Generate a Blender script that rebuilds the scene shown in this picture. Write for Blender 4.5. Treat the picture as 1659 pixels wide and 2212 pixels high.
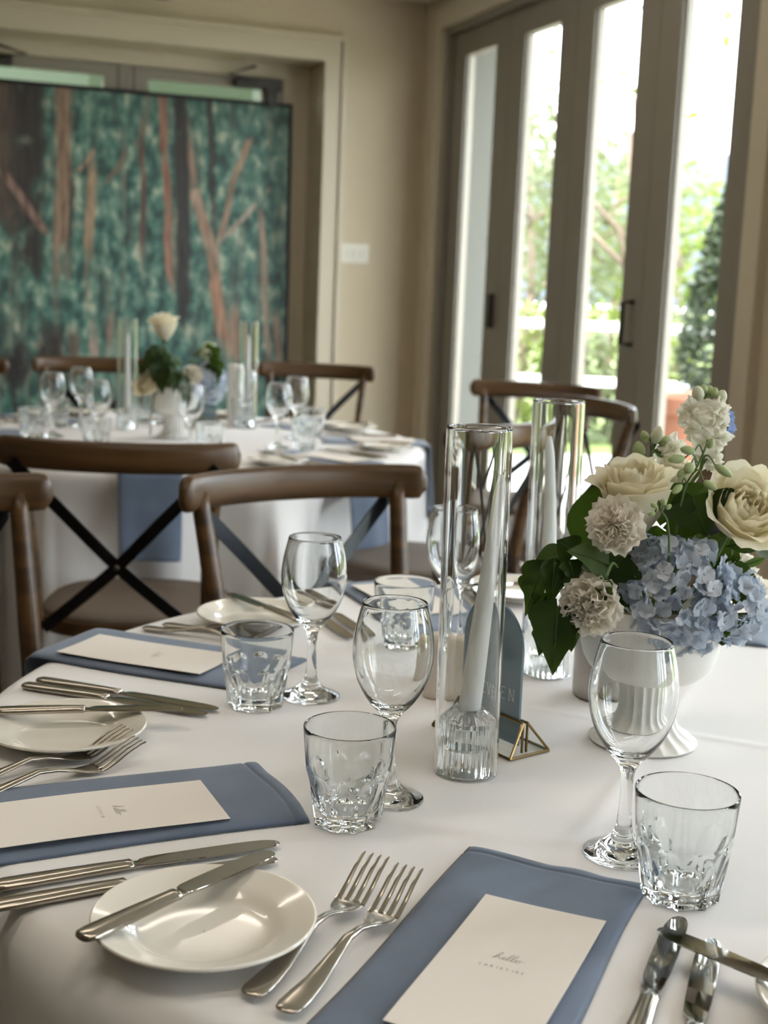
import bpy, math, random
from mathutils import Vector, Matrix
random.seed(7)
PI = math.pi
SC = bpy.context.scene
COL = SC.collection
for o in list(bpy.data.objects):
    bpy.data.objects.remove(o)

# ------------------------------------------------------------------ camera
FPX, PITCH, ROLL = 2855.23, 0.16814, -0.03941
FW = Vector((0, math.cos(PITCH), -math.sin(PITCH)))
_r0 = Vector((1, 0, 0)); _u0 = _r0.cross(FW)
RT = math.cos(ROLL) * _r0 - math.sin(ROLL) * _u0
UP = math.sin(ROLL) * _r0 + math.cos(ROLL) * _u0
EYE = Vector((0, 0, 1.24))
cam = bpy.data.cameras.new('camera'); cam_o = bpy.data.objects.new('camera', cam); COL.objects.link(cam_o)
m = Matrix((RT, UP, -FW)).transposed().to_4x4(); m.translation = EYE
cam_o.matrix_world = m
cam.sensor_fit = 'VERTICAL'; cam.sensor_height = 36; cam.lens = FPX / 2212 * 36
cam.clip_start = 0.02; cam.clip_end = 2000
cam.dof.use_dof = True; cam.dof.focus_distance = 1.22
cam.dof.aperture_fstop = cam.lens / 6.5
SC.camera = cam_o

# ------------------------------------------------------------------ light
SC.view_settings.view_transform = 'Standard'; SC.view_settings.look = 'None'
SC.view_settings.gamma = 1; SC.view_settings.use_curve_mapping = False
SC.view_settings.exposure = 1.88
SKY = 4.2
w = bpy.data.worlds.new('sky'); SC.world = w; w.use_nodes = True
nt = w.node_tree; nt.nodes.clear()
def N(nt, t, **k):
    n = nt.nodes.new(t)
    for a, b in k.items(): setattr(n, a, b)
    return n
_tc = N(nt, 'ShaderNodeTexCoord'); _no = N(nt, 'ShaderNodeTexNoise'); _no.inputs['Scale'].default_value = 5
_no.inputs['Detail'].default_value = 4
_cr = N(nt, 'ShaderNodeValToRGB')
_cr.color_ramp.elements[0].position = .38; _cr.color_ramp.elements[0].color = (.70, .83, 1, 1)
_cr.color_ramp.elements[1].position = .55; _cr.color_ramp.elements[1].color = (.96, .98, 1, 1)
_bg = N(nt, 'ShaderNodeBackground'); _bg.inputs[1].default_value = SKY
_ou = N(nt, 'ShaderNodeOutputWorld')
nt.links.new(_tc.outputs['Generated'], _no.inputs['Vector']); nt.links.new(_no.outputs[0], _cr.inputs[0])
nt.links.new(_cr.outputs[0], _bg.inputs[0]); nt.links.new(_bg.outputs[0], _ou.inputs[0])
sun = bpy.data.lights.new('sun', 'SUN'); sun.energy = 3.5; sun.angle = math.radians(2); sun.color = (1, .95, .86)
sun_o = bpy.data.objects.new('sun', sun); COL.objects.link(sun_o)
sun_o.rotation_euler = Vector((.42, .25, -1)).to_track_quat('-Z', 'Y').to_euler()
for lx, ly, lr in ((-.75, 1.15, .3), (.35, .55, .3), (-1.3, 3.4, .3), (-.1, 4.6, .3)):     # unseen fill lights added under the ceiling to lift the left side
    a = bpy.data.lights.new('fill_light', 'AREA'); a.shape = 'RECTANGLE'; a.size, a.size_y = 1.2, .16; a.energy = 2.0; a.color = (1, .88, .76)
    ao = bpy.data.objects.new('fill_light', a); COL.objects.link(ao); ao.location = (lx, ly, 2.69); ao.rotation_euler = (0, 0, lr)
SC.cycles.use_denoising = True
SC.cycles.max_bounces = 14; SC.cycles.transmission_bounces = 14; SC.cycles.transparent_max_bounces = 24
SC.cycles.diffuse_bounces = 5; SC.cycles.glossy_bounces = 6
SC.cycles.sample_clamp_indirect = 6

# ------------------------------------------------------------------ frames
ANG = math.radians(21)
KX, KY = .12, 7.2
DR = Vector((math.sin(ANG), -math.cos(ANG), 0)); DL = Vector((-math.cos(ANG), -math.sin(ANG), 0))
KO = Vector((KX, KY, 0))
def WR(t, z, off=0):            # on the garden-side wall: t from the corner, off outwards
    return KO + DR * t - DL * off + Vector((0, 0, z))
def WL(s, z, off=0):            # on the poster wall
    return KO + DL * s - DR * off + Vector((0, 0, z))
def ray(x, y): return FW + RT * ((x - 829.5) / FPX) - UP * ((y - 1106) / FPX)
def atz(x, y, z):
    d = ray(x, y); return EYE + d * ((z - EYE.z) / d.z)
def aty(x, y, Y):
    d = ray(x, y); return EYE + d * (Y / d.y)
TB = Vector((.318, 1.456, 0)); TZ = .75; TRAD = .78     # near table
FT = Vector((-.66, 4.14, 0))                             # far table

# ------------------------------------------------------------------ materials
def mat(name, col, rough=.5, metal=0, spec=.5, noise=None, bump=None, trans=0, ior=1.5, coat=0, sheen=0):
    m = bpy.data.materials.new(name); m.use_nodes = True; t = m.node_tree; b = t.nodes['Principled BSDF']
    b.inputs['Base Color'].default_value = (*col, 1); b.inputs['Roughness'].default_value = rough
    b.inputs['Metallic'].default_value = metal; b.inputs['Specular IOR Level'].default_value = spec
    b.inputs['Transmission Weight'].default_value = trans; b.inputs['IOR'].default_value = ior
    b.inputs['Coat Weight'].default_value = coat; b.inputs['Sheen Weight'].default_value = sheen
    tc = N(t, 'ShaderNodeTexCoord')
    if noise:                    # (second colour, scale vec, low, high)
        c2, sc, lo, hi = noise
        mp = N(t, 'ShaderNodeMapping'); mp.inputs['Scale'].default_value = sc
        nz = N(t, 'ShaderNodeTexNoise'); nz.inputs['Scale'].default_value = 1; nz.inputs['Detail'].default_value = 5
        cr = N(t, 'ShaderNodeValToRGB'); e = cr.color_ramp.elements
        e[0].position = lo; e[0].color = (*col, 1); e[1].position = hi; e[1].color = (*c2, 1)
        t.links.new(tc.outputs['Object'], mp.inputs[0]); t.links.new(mp.outputs[0], nz.inputs['Vector'])
        t.links.new(nz.outputs[0], cr.inputs[0]); t.links.new(cr.outputs[0], b.inputs['Base Color'])
    if bump:                     # (scale vec, strength, distance)
        sc, st, di = bump
        mp = N(t, 'ShaderNodeMapping'); mp.inputs['Scale'].default_value = sc
        nz = N(t, 'ShaderNodeTexNoise'); nz.inputs['Scale'].default_value = 1; nz.inputs['Detail'].default_value = 3
        bp = N(t, 'ShaderNodeBump'); bp.inputs['Strength'].default_value = st; bp.inputs['Distance'].default_value = di
        t.links.new(tc.outputs['Object'], mp.inputs[0]); t.links.new(mp.outputs[0], nz.inputs['Vector'])
        t.links.new(nz.outputs[0], bp.inputs['Height']); t.links.new(bp.outputs[0], b.inputs['Normal'])
    return m
def thin(name, col, tcol, fac=.35, rough=.5, noise=None):        # leaf / petal: reflects and lets light through
    m = mat(name, col, rough, noise=noise); t = m.node_tree; b = t.nodes['Principled BSDF']; o = t.nodes['Material Output']
    tr = N(t, 'ShaderNodeBsdfTranslucent'); tr.inputs[0].default_value = (*tcol, 1)
    mx = N(t, 'ShaderNodeMixShader'); mx.inputs[0].default_value = fac
    t.links.new(b.outputs[0], mx.inputs[1]); t.links.new(tr.outputs[0], mx.inputs[2]); t.links.new(mx.outputs[0], o.inputs[0])
    return m
def pane_mat(name, tint=(1, 1, 1)):
    m = bpy.data.materials.new(name); m.use_nodes = True; t = m.node_tree; t.nodes.clear()
    o = N(t, 'ShaderNodeOutputMaterial'); a = N(t, 'ShaderNodeBsdfTransparent'); a.inputs[0].default_value = (*tint, 1)
    g = N(t, 'ShaderNodeBsdfGlossy'); g.inputs['Roughness'].default_value = .02
    lw = N(t, 'ShaderNodeLayerWeight'); lw.inputs[0].default_value = .5; pw = N(t, 'ShaderNodeMath', operation='POWER'); pw.inputs[1].default_value = 4
    f = N(t, 'ShaderNodeMath', operation='MULTIPLY_ADD'); f.inputs[1].default_value = .45; f.inputs[2].default_value = .03; mx = N(t, 'ShaderNodeMixShader')
    t.links.new(lw.outputs['Facing'], pw.inputs[0]); t.links.new(pw.outputs[0], f.inputs[0]); t.links.new(f.outputs[0], mx.inputs[0]); t.links.new(a.outputs[0], mx.inputs[1]); t.links.new(g.outputs[0], mx.inputs[2])
    t.links.new(mx.outputs[0], o.inputs[0]); return m
def glass_mat(name, col=(1, 1, 1), ior=1.47, rough=0):
    m = bpy.data.materials.new(name); m.use_nodes = True; t = m.node_tree; t.nodes.clear()
    o = N(t, 'ShaderNodeOutputMaterial'); g = N(t, 'ShaderNodeBsdfGlass')
    g.inputs['Color'].default_value = (*col, 1); g.inputs['IOR'].default_value = ior; g.inputs['Roughness'].default_value = rough
    t.links.new(g.outputs[0], o.inputs[0]); return m
M = {}
M['wall'] = mat('wall_paint', (.55, .465, .325), .7, bump=((60, 60, 60), .05, .002))
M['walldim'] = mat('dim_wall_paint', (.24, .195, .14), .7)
M['trim'] = mat('trim_paint', (.56, .485, .36), .45)
M['ceiling'] = mat('ceiling_paint', (.84, .80, .72), .8)
M['doorpaint'] = mat('door_paint', (.24, .212, .168), .4)
M['floor'] = mat('floorboards', (.135, .10, .072), .4, noise=((.08, .06, .043), (1.2, 9, 1), .35, .7))
M['pane'] = pane_mat('window_glass', (.97, .98, .97))
M['shaded_ext'] = mat('shaded_white_render', (.095, .096, .084), .8)  # white wall; its shade is put into this dark base colour
M['black'] = mat('black_iron', (.012, .012, .013), .38, metal=.6)
M['paving'] = mat('pale_paving', (.50, .48, .45), .8, noise=((.40, .38, .35), (2, 2, 2), .4, .6))
M['lawn'] = mat('lawn_grass', (.085, .125, .025), .9, noise=((.13, .17, .04), (.6, .6, .6), .35, .65))
M['hill'] = mat('hazy_hill', (.042, .054, .066), 1)
M['leaf_lime'] = thin('lime_foliage', (.115, .150, .024), (.16, .21, .03), .4)
M['leaf_mid'] = thin('pale_foliage', (.125, .140, .075), (.14, .16, .07), .4)
M['leaf_dark'] = thin('dark_foliage', (.022, .036, .014), (.03, .045, .015), .25)
M['bark'] = mat('bark', (.17, .12, .09), .9)
M['terracotta'] = mat('terracotta', (.26, .105, .06), .8)
M['white_paint'] = mat('white_paint', (.8, .8, .78), .5)
M['cloth'] = mat('white_cotton', (.80, .785, .775), .85, bump=((900, 900, 900), .12, .0006), sheen=.15)
M['napkin'] = mat('dusty_blue_cotton', (.105, .140, .205), .75, bump=((1400, 500, 900), .15, .0005), sheen=.25, noise=((.135, .175, .255), (14, 14, 14), .35, .7))
M['card'] = mat('cream_card', (.80, .745, .68), .8)
M['ink'] = mat('grey_ink', (.30, .28, .27), .8)
M['china'] = mat('glazed_china', (.81, .775, .69), .12, coat=.3)
M['steel'] = mat('stainless_steel', (.43, .39, .335), .16, metal=1, bump=((80, 12, 80), .03, .0004))
M['steel_blade'] = mat('polished_blade', (.37, .345, .305), .07, metal=1)
M['glass'] = glass_mat('clear_glass', (.985, .99, .988))
M['glass_tint'] = glass_mat('pressed_glass', (.975, .985, .985))
M['wax'] = mat('white_wax', (.93, .915, .87), .4); _b = M['wax'].node_tree.nodes['Principled BSDF']
_b.inputs['Subsurface Weight'].default_value = .9; _b.inputs['Subsurface Radius'].default_value = (1, .95, .85); _b.inputs['Subsurface Scale'].default_value = .014
M['wick'] = mat('wick', (.5, .47, .42), .9)
M['acrylic'] = mat('dusty_blue_acrylic', (.135, .215, .265), .12, coat=.4)
M['letter'] = mat('white_lettering', (.8, .8, .78), .6)
M['brass'] = mat('aged_brass', (.22, .155, .07), .3, metal=1)
M['beige'] = mat('beige_ceramic', (.66, .59, .50), .3, coat=.3)
M['pewter'] = mat('brushed_pewter', (.42, .40, .37), .34, metal=1, bump=((8, 8, 300), .15, .0005))
M['vase'] = mat('matt_white_ceramic', (.80, .785, .74), .5)
M['vase_rim'] = mat('brown_vase_rim', (.34, .27, .19), .4)
M['wood'] = mat('brown_stained_wood', (.032, .0165, .006), .32, noise=((.125, .064, .023), (3, 3, 34), .3, .75), bump=((5, 5, 60), .1, .002), spec=.45)
M['rattan'] = mat('woven_seat', (.11, .078, .052), .65, bump=((260, 260, 40), .5, .003))
M['strap'] = mat('black_metal_strap', (.045, .048, .052), .30, metal=1)
M['rivet'] = mat('dull_rivet', (.16, .13, .11), .4, metal=1)
M['rose'] = thin('ivory_petal', (.88, .84, .70), (.90, .84, .62), .42)
M['carnation'] = thin('cream_petal', (.95, .92, .85), (.96, .92, .84), .5)
M['stock'] = thin('white_petal', (.88, .87, .79), (.90, .88, .75), .42)
M['hydrangea'] = thin('pale_blue_petal', (.46, .56, .69), (.55, .63, .74), .34)
_t = M['hydrangea'].node_tree; _oi = N(_t, 'ShaderNodeObjectInfo'); _r = N(_t, 'ShaderNodeValToRGB'); _e = _r.color_ramp.elements
_e[0].color = (.43, .50, .61, 1); _e[1].color = (.70, .735, .785, 1)
_t.links.new(_oi.outputs['Random'], _r.inputs[0]); _t.links.new(_r.outputs[0], _t.nodes['Principled BSDF'].inputs['Base Color'])
M['delph'] = thin('blue_petal', (.32, .43, .72), (.36, .48, .78), .3)
M['leaf'] = thin('ivy_green', (.020, .040, .010), (.060, .110, .008), .34, rough=.4, noise=((.034, .058, .016), (25, 25, 25), .4, .6))
M['leaf_light'] = thin('young_leaf_green', (.085, .135, .05), (.12, .20, .03), .35, rough=.4)
M['bud_white'] = mat('pale_bud', (.58, .60, .44), .6)
for _k in ('leaf', 'leaf_light'): M[_k].node_tree.nodes['Principled BSDF'].inputs['Specular IOR Level'].default_value = .22
M['stem'] = mat('flower_stem', (.10, .16, .04), .5)
M['bud'] = mat('green_bud', (.34, .42, .20), .55)
M['plastic'] = mat('white_plastic', (.70, .66, .56), .4)
M['darkmetal'] = mat('dark_metal', (.05, .045, .04), .4, metal=.6)
M['hedge'] = thin('hedge_green', (.030, .050, .020), (.035, .055, .02), .3)

# ------------------------------------------------------------------ mesh helpers
class MB:
    def __init__(s): s.v = []; s.f = []
    def add(s, v, f):
        k = len(s.v); s.v += [tuple(p) for p in v]; s.f += [tuple(i + k for i in q) for q in f]; return s
    def box(s, c, h, rz=0, ax=None):
        c = Vector(c)
        if ax is None:
            X, Y, Z = Vector((math.cos(rz), math.sin(rz), 0)), Vector((-math.sin(rz), math.cos(rz), 0)), Vector((0, 0, 1))
        else: X, Y, Z = ax
        P = [c + X * (h[0] * i) + Y * (h[1] * j) + Z * (h[2] * k) for i in (-1, 1) for j in (-1, 1) for k in (-1, 1)]
        return s.add(P, [(0, 1, 3, 2), (4, 6, 7, 5), (0, 4, 5, 1), (2, 3, 7, 6), (0, 2, 6, 4), (1, 5, 7, 3)])
    def lathe(s, prof, n=48, rf=None, c=(0, 0, 0), close=False):
        v = []; f = []; m_ = len(prof)
        for r, z in prof:
            for k in range(n):
                a = 2 * PI * k / n; q = r if rf is None else rf(r, z, a)
                v.append((c[0] + q * math.cos(a), c[1] + q * math.sin(a), c[2] + z))
        for i in range(m_ if close else m_ - 1):
            for k in range(n):
                a, b = i * n + k, i * n + (k + 1) % n; i2 = (i + 1) % m_
                f.append((a, b, i2 * n + (k + 1) % n, i2 * n + k))
        return s.add(v, f)
    def rings(s, R, caps=True):
        n = len(R[0]); v = [p for r in R for p in r]; f = []
        for i in range(len(R) - 1):
            for k in range(n): f.append((i * n + k, i * n + (k + 1) % n, (i + 1) * n + (k + 1) % n, (i + 1) * n + k))
        if caps: f.append(tuple(range(n - 1, -1, -1))); f.append(tuple((len(R) - 1) * n + k for k in range(n)))
        return s.add(v, f)
    def tube(s, P, r, n=10, caps=True, flat=None):
        P = [Vector(p) for p in P]; R = []; up = None
        for i, p in enumerate(P):
            d = (P[min(i + 1, len(P) - 1)] - P[max(i - 1, 0)]).normalized()
            if up is None:
                up = Vector((0, 0, 1)) if abs(d.z) < .9 else Vector((1, 0, 0))
            x = d.cross(up)
            if x.length < 1e-6: x = d.cross(Vector((0, 1, 0)))
            x.normalize(); y = x.cross(d).normalized(); up = y
            rr = r[i] if isinstance(r, (list, tuple)) else r
            R.append([p + x * (rr * math.cos(2 * PI * k / n)) + y * (rr * (flat or 1) * math.sin(2 * PI * k / n)) for k in range(n)])
        return s.rings(R, caps)
    def grid(s, fn, nu, nv, closeu=False):
        v = [fn(i / nu, j / nv) for j in range(nv + 1) for i in range(nu + (0 if closeu else 1))]; n = nu if closeu else nu + 1; f = []
        for j in range(nv):
            for i in range(nu):
                i2 = (i + 1) % n; f.append((j * n + i, j * n + i2, (j + 1) * n + i2, (j + 1) * n + i))
        return s.add(v, f)
    def ball(s, c, r, n=12, m_=8, sc=(1, 1, 1)):
        return s.grid(lambda u, v: (c[0] + sc[0] * r * math.sin(PI * v) * math.cos(2 * PI * u), c[1] + sc[1] * r * math.sin(PI * v) * math.sin(2 * PI * u), c[2] - sc[2] * r * math.cos(PI * v)), n, m_, True)
    def mesh(s, name, m, smooth=True):
        me = bpy.data.meshes.new(name); me.from_pydata(s.v, [], s.f); me.materials.append(m)
        if smooth is True: me.polygons.foreach_set('use_smooth', [True] * len(me.polygons))
        elif smooth is not False:
            me.polygons.foreach_set('use_smooth', [True] * len(me.polygons)); me.set_sharp_from_angle(angle=math.radians(smooth))
        me.update(); return me
def obj(name, mb, m, parent=None, smooth=True, loc=None):
    me = mb.mesh(name, m, smooth) if isinstance(mb, MB) else mb
    o = bpy.data.objects.new(name, me); COL.objects.link(o)
    if parent: o.parent = parent
    if loc is not None: o.location = loc
    return o
def tag(o, label, cat, group=None, kind=None):
    o['label'] = label; o['category'] = cat
    if group: o['group'] = group
    if kind: o['kind'] = kind
    return o
def thing(name, label, cat, loc=(0, 0, 0), rz=0, group=None):
    o = bpy.data.objects.new(name, None); COL.objects.link(o); o.empty_display_size = .03
    o.location = loc; o.rotation_euler = (0, 0, rz); return tag(o, label, cat, group)
def struct(name, mb, m, smooth=False, parent=None):
    o = obj(name, mb, m, parent, smooth)
    if not parent: o['kind'] = 'structure'
    return o
def dup(root, loc, rz=None, label=None, group=None, rot=None):
    def cp(o, par):
        c = o.copy(); COL.objects.link(c)
        if par: c.parent = par
        for k in o.children: cp(k, c)
        return c
    r = cp(root, None); r.location = loc
    if rz is not None: r.rotation_euler = (0, 0, rz)
    if rot is not None: r.rotation_euler = rot
    if label: r['label'] = label
    if group: r['group'] = group
    return r
def bez(P, n=12):                # Catmull-Rom through the points
    P = [Vector(p) for p in P]; Q = [P[0] * 2 - P[1]] + P + [P[-1] * 2 - P[-2]]; out = []
    for i in range(1, len(Q) - 2):
        a, b, c, d = Q[i - 1:i + 3]
        for k in range(n):
            t = k / n; out.append(.5 * ((2 * b) + (c - a) * t + (2 * a - 5 * b + 4 * c - d) * t * t + (3 * b - a - 3 * c + d) * t ** 3))
    return out + [P[-1]]
def ss(a, b, x):
    t = min(1, max(0, (x - a) / (b - a))); return t * t * (3 - 2 * t)

# ------------------------------------------------------------------ room shell
XR = (DR, -DL, Vector((0, 0, 1)))                      # axes along the garden wall
XL = (DL, -DR, Vector((0, 0, 1)))                      # axes along the poster wall
def bR(mb, t0, t1, z0, z1, o0, o1):
    return mb.box(WR((t0 + t1) / 2, (z0 + z1) / 2, (o0 + o1) / 2), ((t1 - t0) / 2, (o1 - o0) / 2, (z1 - z0) / 2), ax=XR)
def bL(mb, s0, s1, z0, z1, o0, o1):
    return mb.box(WL((s0 + s1) / 2, (z0 + z1) / 2, (o0 + o1) / 2), ((s1 - s0) / 2, (o1 - o0) / 2, (z1 - z0) / 2), ax=XL)
CZ = 2.70
LEN, WID = 9.6, 6.2
def plan(t, s, z): return KO + DR * t + DL * s + Vector((0, 0, z))
fl = MB(); fl.box(plan(LEN / 2, WID / 2, -.05), (LEN / 2 + .3, WID / 2 + .3, .05), ax=(DR, DL, Vector((0, 0, 1)))); struct('floor', fl, M['floor'])
ce = MB(); ce.box(plan(LEN / 2, WID / 2, CZ + .15), (LEN / 2 + .5, WID / 2 + .5, .15), ax=(DR, DL, Vector((0, 0, 1)))); struct('ceiling', ce, M['ceiling'])
# poster wall with a doorway
OS0, OS1, OZ = .55, 2.47, 2.36
b = MB(); bL(b, -.3, OS0, 0, CZ, 0, .30); bL(b, OS1, WID + .3, 0, CZ, 0, .30); bL(b, OS0, OS1, OZ, CZ, 0, .30)
struct('wall_back', b, M['wall'])
# side and rear walls (out of frame, close the room)
b = MB(); b.box(plan(LEN / 2, WID + .15, CZ / 2), (LEN / 2 + .3, .15, CZ / 2), ax=(DR, DL, Vector((0, 0, 1)))); struct('wall_left', b, M['walldim'])
b = MB(); b.box(plan(LEN + .15, WID / 2, CZ / 2), (.15, WID / 2 + .3, CZ / 2), ax=(DR, DL, Vector((0, 0, 1)))); struct('wall_front', b, M['walldim'])
# garden wall: openings for three banks of folding doors
HZ = 2.50
OPEN = [(.27, 2.90), (3.55, 6.15), (6.8, 9.3)]
b = MB(); e = 0.0
for a, c in OPEN:
    bR(b, e, a, 0, CZ, 0, .16); bR(b, a, c, HZ + .03, CZ, 0, .16); e = c
bR(b, e, LEN, 0, CZ, 0, .16)
struct('wall_right', b, M['wall'])
b = MB(); bR(b, -.3, LEN + .4, CZ + .02, CZ + .10, .16, .78); struct('added_eave', b, M['shaded_ext'])  # unseen eave added to keep sky light off the porch wall
# architraves
b = MB()
for a, c in OPEN:
    bR(b, a - .13, a - .02, 0, HZ + .14, -.022, 0); bR(b, c + .02, c + .13, 0, HZ + .14, -.022, 0); bR(b, a - .02, c + .02, HZ + .03, HZ + .14, -.022, 0)
    bR(b, a - .13, a - .105, 0, HZ + .15, -.034, -.022); bR(b, c + .105, c + .13, 0, HZ + .15, -.034, -.022)
struct('trim_1', b, M['trim'])
b = MB()
bL(b, OS0 - .115, OS0, 0, OZ + .12, -.022, 0); bL(b, OS1, OS1 + .115, 0, OZ + .12, -.022, 0); bL(b, OS0, OS1, OZ, OZ + .12, -.022, 0)
bL(b, OS0 - .115, OS0 - .09, 0, OZ + .12, -.036, -.022); bL(b, OS1 + .09, OS1 + .115, 0, OZ + .12, -.036, -.022); bL(b, OS0 - .115, OS1 + .115, OZ + .10, OZ + .125, -.036, -.022)
struct('trim_2', b, M['trim'])
b = MB(); bL(b, 0, OS0 - .12, 0, .13, -.018, 0); bL(b, OS1 + .12, WID, 0, .13, -.018, 0); struct('baseboard_back', b, M['trim'])
b = MB()
for a, c in ((0, .13), (3.04, 3.41), (6.29, 6.66), (9.44, LEN)): bR(b, a, c, 0, .13, -.018, 0)
struct('baseboard_right', b, M['trim'])
# folding glass doors
def leaf(n, t0, t1, handle=None, lock=None):
    r = bpy.data.objects.new('door_%d' % n, None); COL.objects.link(r); r.location = WR((t0 + t1) / 2, 0, .06); r['kind'] = 'structure'
    off = -r.location
    def P(name, mb, m_):
        mb.v = [tuple(Vector(p) + off) for p in mb.v]; return obj(name, mb, m_, r, False)
    st = .145; b = MB(); o0, o1 = .035, .085
    bR(b, t0, t0 + st, .02, HZ, o0, o1); bR(b, t1 - st, t1, .02, HZ, o0, o1)
    bR(b, t0 + st, t1 - st, HZ - .12, HZ, o0, o1); bR(b, t0 + st, t1 - st, .02, .27, o0, o1)
    bR(b, t0 + st, t0 + st + .012, .27, HZ - .12, o0 + .012, o1 - .012); bR(b, t1 - st - .012, t1 - st, .27, HZ - .12, o0 + .012, o1 - .012)
    P('door_frame', b, M['doorpaint'])
    b = MB(); bR(b, t0 + st, t1 - st, .27, HZ - .12, .058, .064); P('glass_pane', b, M['pane'])
    if handle:
        b = MB(); z0, z1 = handle
        b.tube([WR(t1 - .05, z0, o0), WR(t1 - .05, z0, -.015), WR(t1 - .05, z1, -.015), WR(t1 - .05, z1, o0)], .010, 8); P('pull_handle', b, M['darkmetal'])
    if lock:
        b = MB(); bR(b, t1 - .075, t1 - .035, lock[0], lock[1], o0 - .02, o0); P('lock_case', b, M['darkmetal'])
    return r
leaf(1, .312, .953, lock=(1.07, 1.23)); leaf(2, .957, 1.583); leaf(3, 1.587, 2.228, handle=(1.06, 1.22)); leaf(4, 2.232, 2.868)
k = 5
for a, c in OPEN[1:]:
    for i in range(4):
        q = (c - a - .05) / 4; leaf(k, a + .025 + i * q, a + .025 + (i + 1) * q - .004); k += 1
b = MB()
for a, c in OPEN:
    bR(b, a, a + .04, 0, HZ + .03, 0, .15); bR(b, c - .03, c, 0, HZ + .03, 0, .15); bR(b, a, c, HZ, HZ + .03, 0, .15)
struct('trim_3', b, M['doorpaint'])
# the doorway's double doors
b = MB(); bL(b, OS0, OS0 + .14, 0, OZ, .24, .30); bL(b, OS1 - .14, OS1, 0, OZ, .24, .30); bL(b, OS0 + .14, OS1 - .14, OZ - .07, OZ, .24, .30); struct('trim_4', b, M['trim'])
def dleaf(n, s0, s1, hinge_low):
    r = bpy.data.objects.new('door_%d' % n, None); COL.objects.link(r); r.location = WL((s0 + s1) / 2, 0, .27); r['kind'] = 'structure'; off = -r.location
    def P(name, mb, m_):
        mb.v = [tuple(Vector(p) + off) for p in mb.v]; return obj(name, mb, m_, r, False)
    b = MB(); z1 = OZ - .075
    bL(b, s0, s0 + .11, .01, z1, .245, .29); bL(b, s1 - .11, s1, .01, z1, .245, .29); bL(b, s0 + .11, s1 - .11, z1 - .055, z1, .245, .29); bL(b, s0 + .11, s1 - .11, .01, .3, .245, .29)
    P('door_frame', b, M['doorpaint'])
    b = MB(); bL(b, s0 + .11, s1 - .11, .3, z1 - .055, .262, .268); P('glass_pane', b, M['pane'])
    b = MB(); q = s0 + .02 if hinge_low else s1 - .26
    bL(b, q, q + .24, z1 - .06, z1 - .01, .19, .245); bL(b, q + (.02 if hinge_low else .17), q + (.07 if hinge_low else .22), z1 - .14, z1 - .06, .20, .245)
    b.tube([WL(q + .12, z1 - .03, .19), WL(q + (.30 if hinge_low else -.06), z1 - .01, .12), WL(q + .14, z1 + .05, .20)], .009, 8)
    P('door_closer', b, M['darkmetal'])
    b = MB(); q = s1 - .040 if hinge_low else s0 + .034; bL(b, q, q + .007, .02, z1, .243, .246); P('recess_shade_strip', b, M['darkmetal'])  # dark strip standing in for the shade line of the stile recess
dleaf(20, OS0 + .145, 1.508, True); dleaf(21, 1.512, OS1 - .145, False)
sw = thing('light_switch', 'white wall switch plate between the doorway trim and the room corner', 'light switch', WL(.35, 1.41, 0))
b = MB(); b.box((0, 0, 0), (.076, .006, .05), ax=XL); obj('switch_plate', b, M['plastic'], sw, False)
for i in (-1, 0, 1):
    b = MB(); b.box(DL * (i * .038) + DR * .008, (.009, .004, .016), ax=XL); obj('rocker', b, M['plastic'], sw, False)
b = MB(); bL(b, 1.36, 1.72, 2.567, 2.67, -.07, 0)
tag(obj('wall_fixture', b, M['doorpaint'], None, False), 'box shaped fixture high on the wall above the doorway, cut by the frame', 'wall fixture')

# forest print leaning in front of the double doors
PS0, PS1, PZ0, PZ1 = .655, 2.42, .12, 2.155
pr = thing('forest_print', 'tall forest photo print with black edge standing before the double doors', 'picture', WL((PS0 + PS1) / 2, PZ0, .19))
fm = bpy.data.materials.new('printed_forest'); fm.use_nodes = True; t = fm.node_tree; bs = t.nodes['Principled BSDF']; bs.inputs['Roughness'].default_value = .45
tc = N(t, 'ShaderNodeTexCoord'); sx = N(t, 'ShaderNodeSeparateXYZ'); t.links.new(tc.outputs['Object'], sx.inputs[0])
def V(op, a, b_=None, c_=None):
    n = N(t, 'ShaderNodeMath', operation=op)
    for i, x in enumerate((a, b_, c_)):
        if x is None: continue
        if isinstance(x, (int, float)): n.inputs[i].default_value = x
        else: t.links.new(x, n.inputs[i])
    return n.outputs[0]
def noise(scale, detail=4, seed=0.):
    mp = N(t, 'ShaderNodeMapping'); mp.inputs['Scale'].default_value = scale; mp.inputs['Location'].default_value = (seed, seed, seed)
    nz = N(t, 'ShaderNodeTexNoise'); nz.inputs['Scale'].default_value = 1; nz.inputs['Detail'].default_value = detail
    t.links.new(tc.outputs['Object'], mp.inputs[0]); t.links.new(mp.outputs[0], nz.inputs['Vector']); return nz.outputs[0]
def ramp(fac, st):
    cr = N(t, 'ShaderNodeValToRGB'); e = cr.color_ramp.elements
    while len(e) < len(st): e.new(.5)
    for i, (p, c) in enumerate(st): e[i].position = p; e[i].color = (*c, 1)
    t.links.new(fac, cr.inputs[0]); return cr.outputs[0]
def mix(f, a, b_):
    n = N(t, 'ShaderNodeMix', data_type='RGBA')
    if isinstance(f, (int, float)): n.inputs[0].default_value = f
    else: t.links.new(f, n.inputs[0])
    for k_, x in ((6, a), (7, b_)):
        if isinstance(x, tuple): n.inputs[k_].default_value = (*x, 1)
        else: t.links.new(x, n.inputs[k_])
    return n.outputs[2]
X, Z = sx.outputs[0], sx.outputs[2]         # object x runs left to right across the print, z up it
col = ramp(noise((16, 1, 10), 10), [(.30, (.008, .026, .022)), (.43, (.032, .092, .075)), (.51, (.065, .17, .135)), (.58, (.17, .28, .21)), (.66, (.44, .46, .34))])
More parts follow.
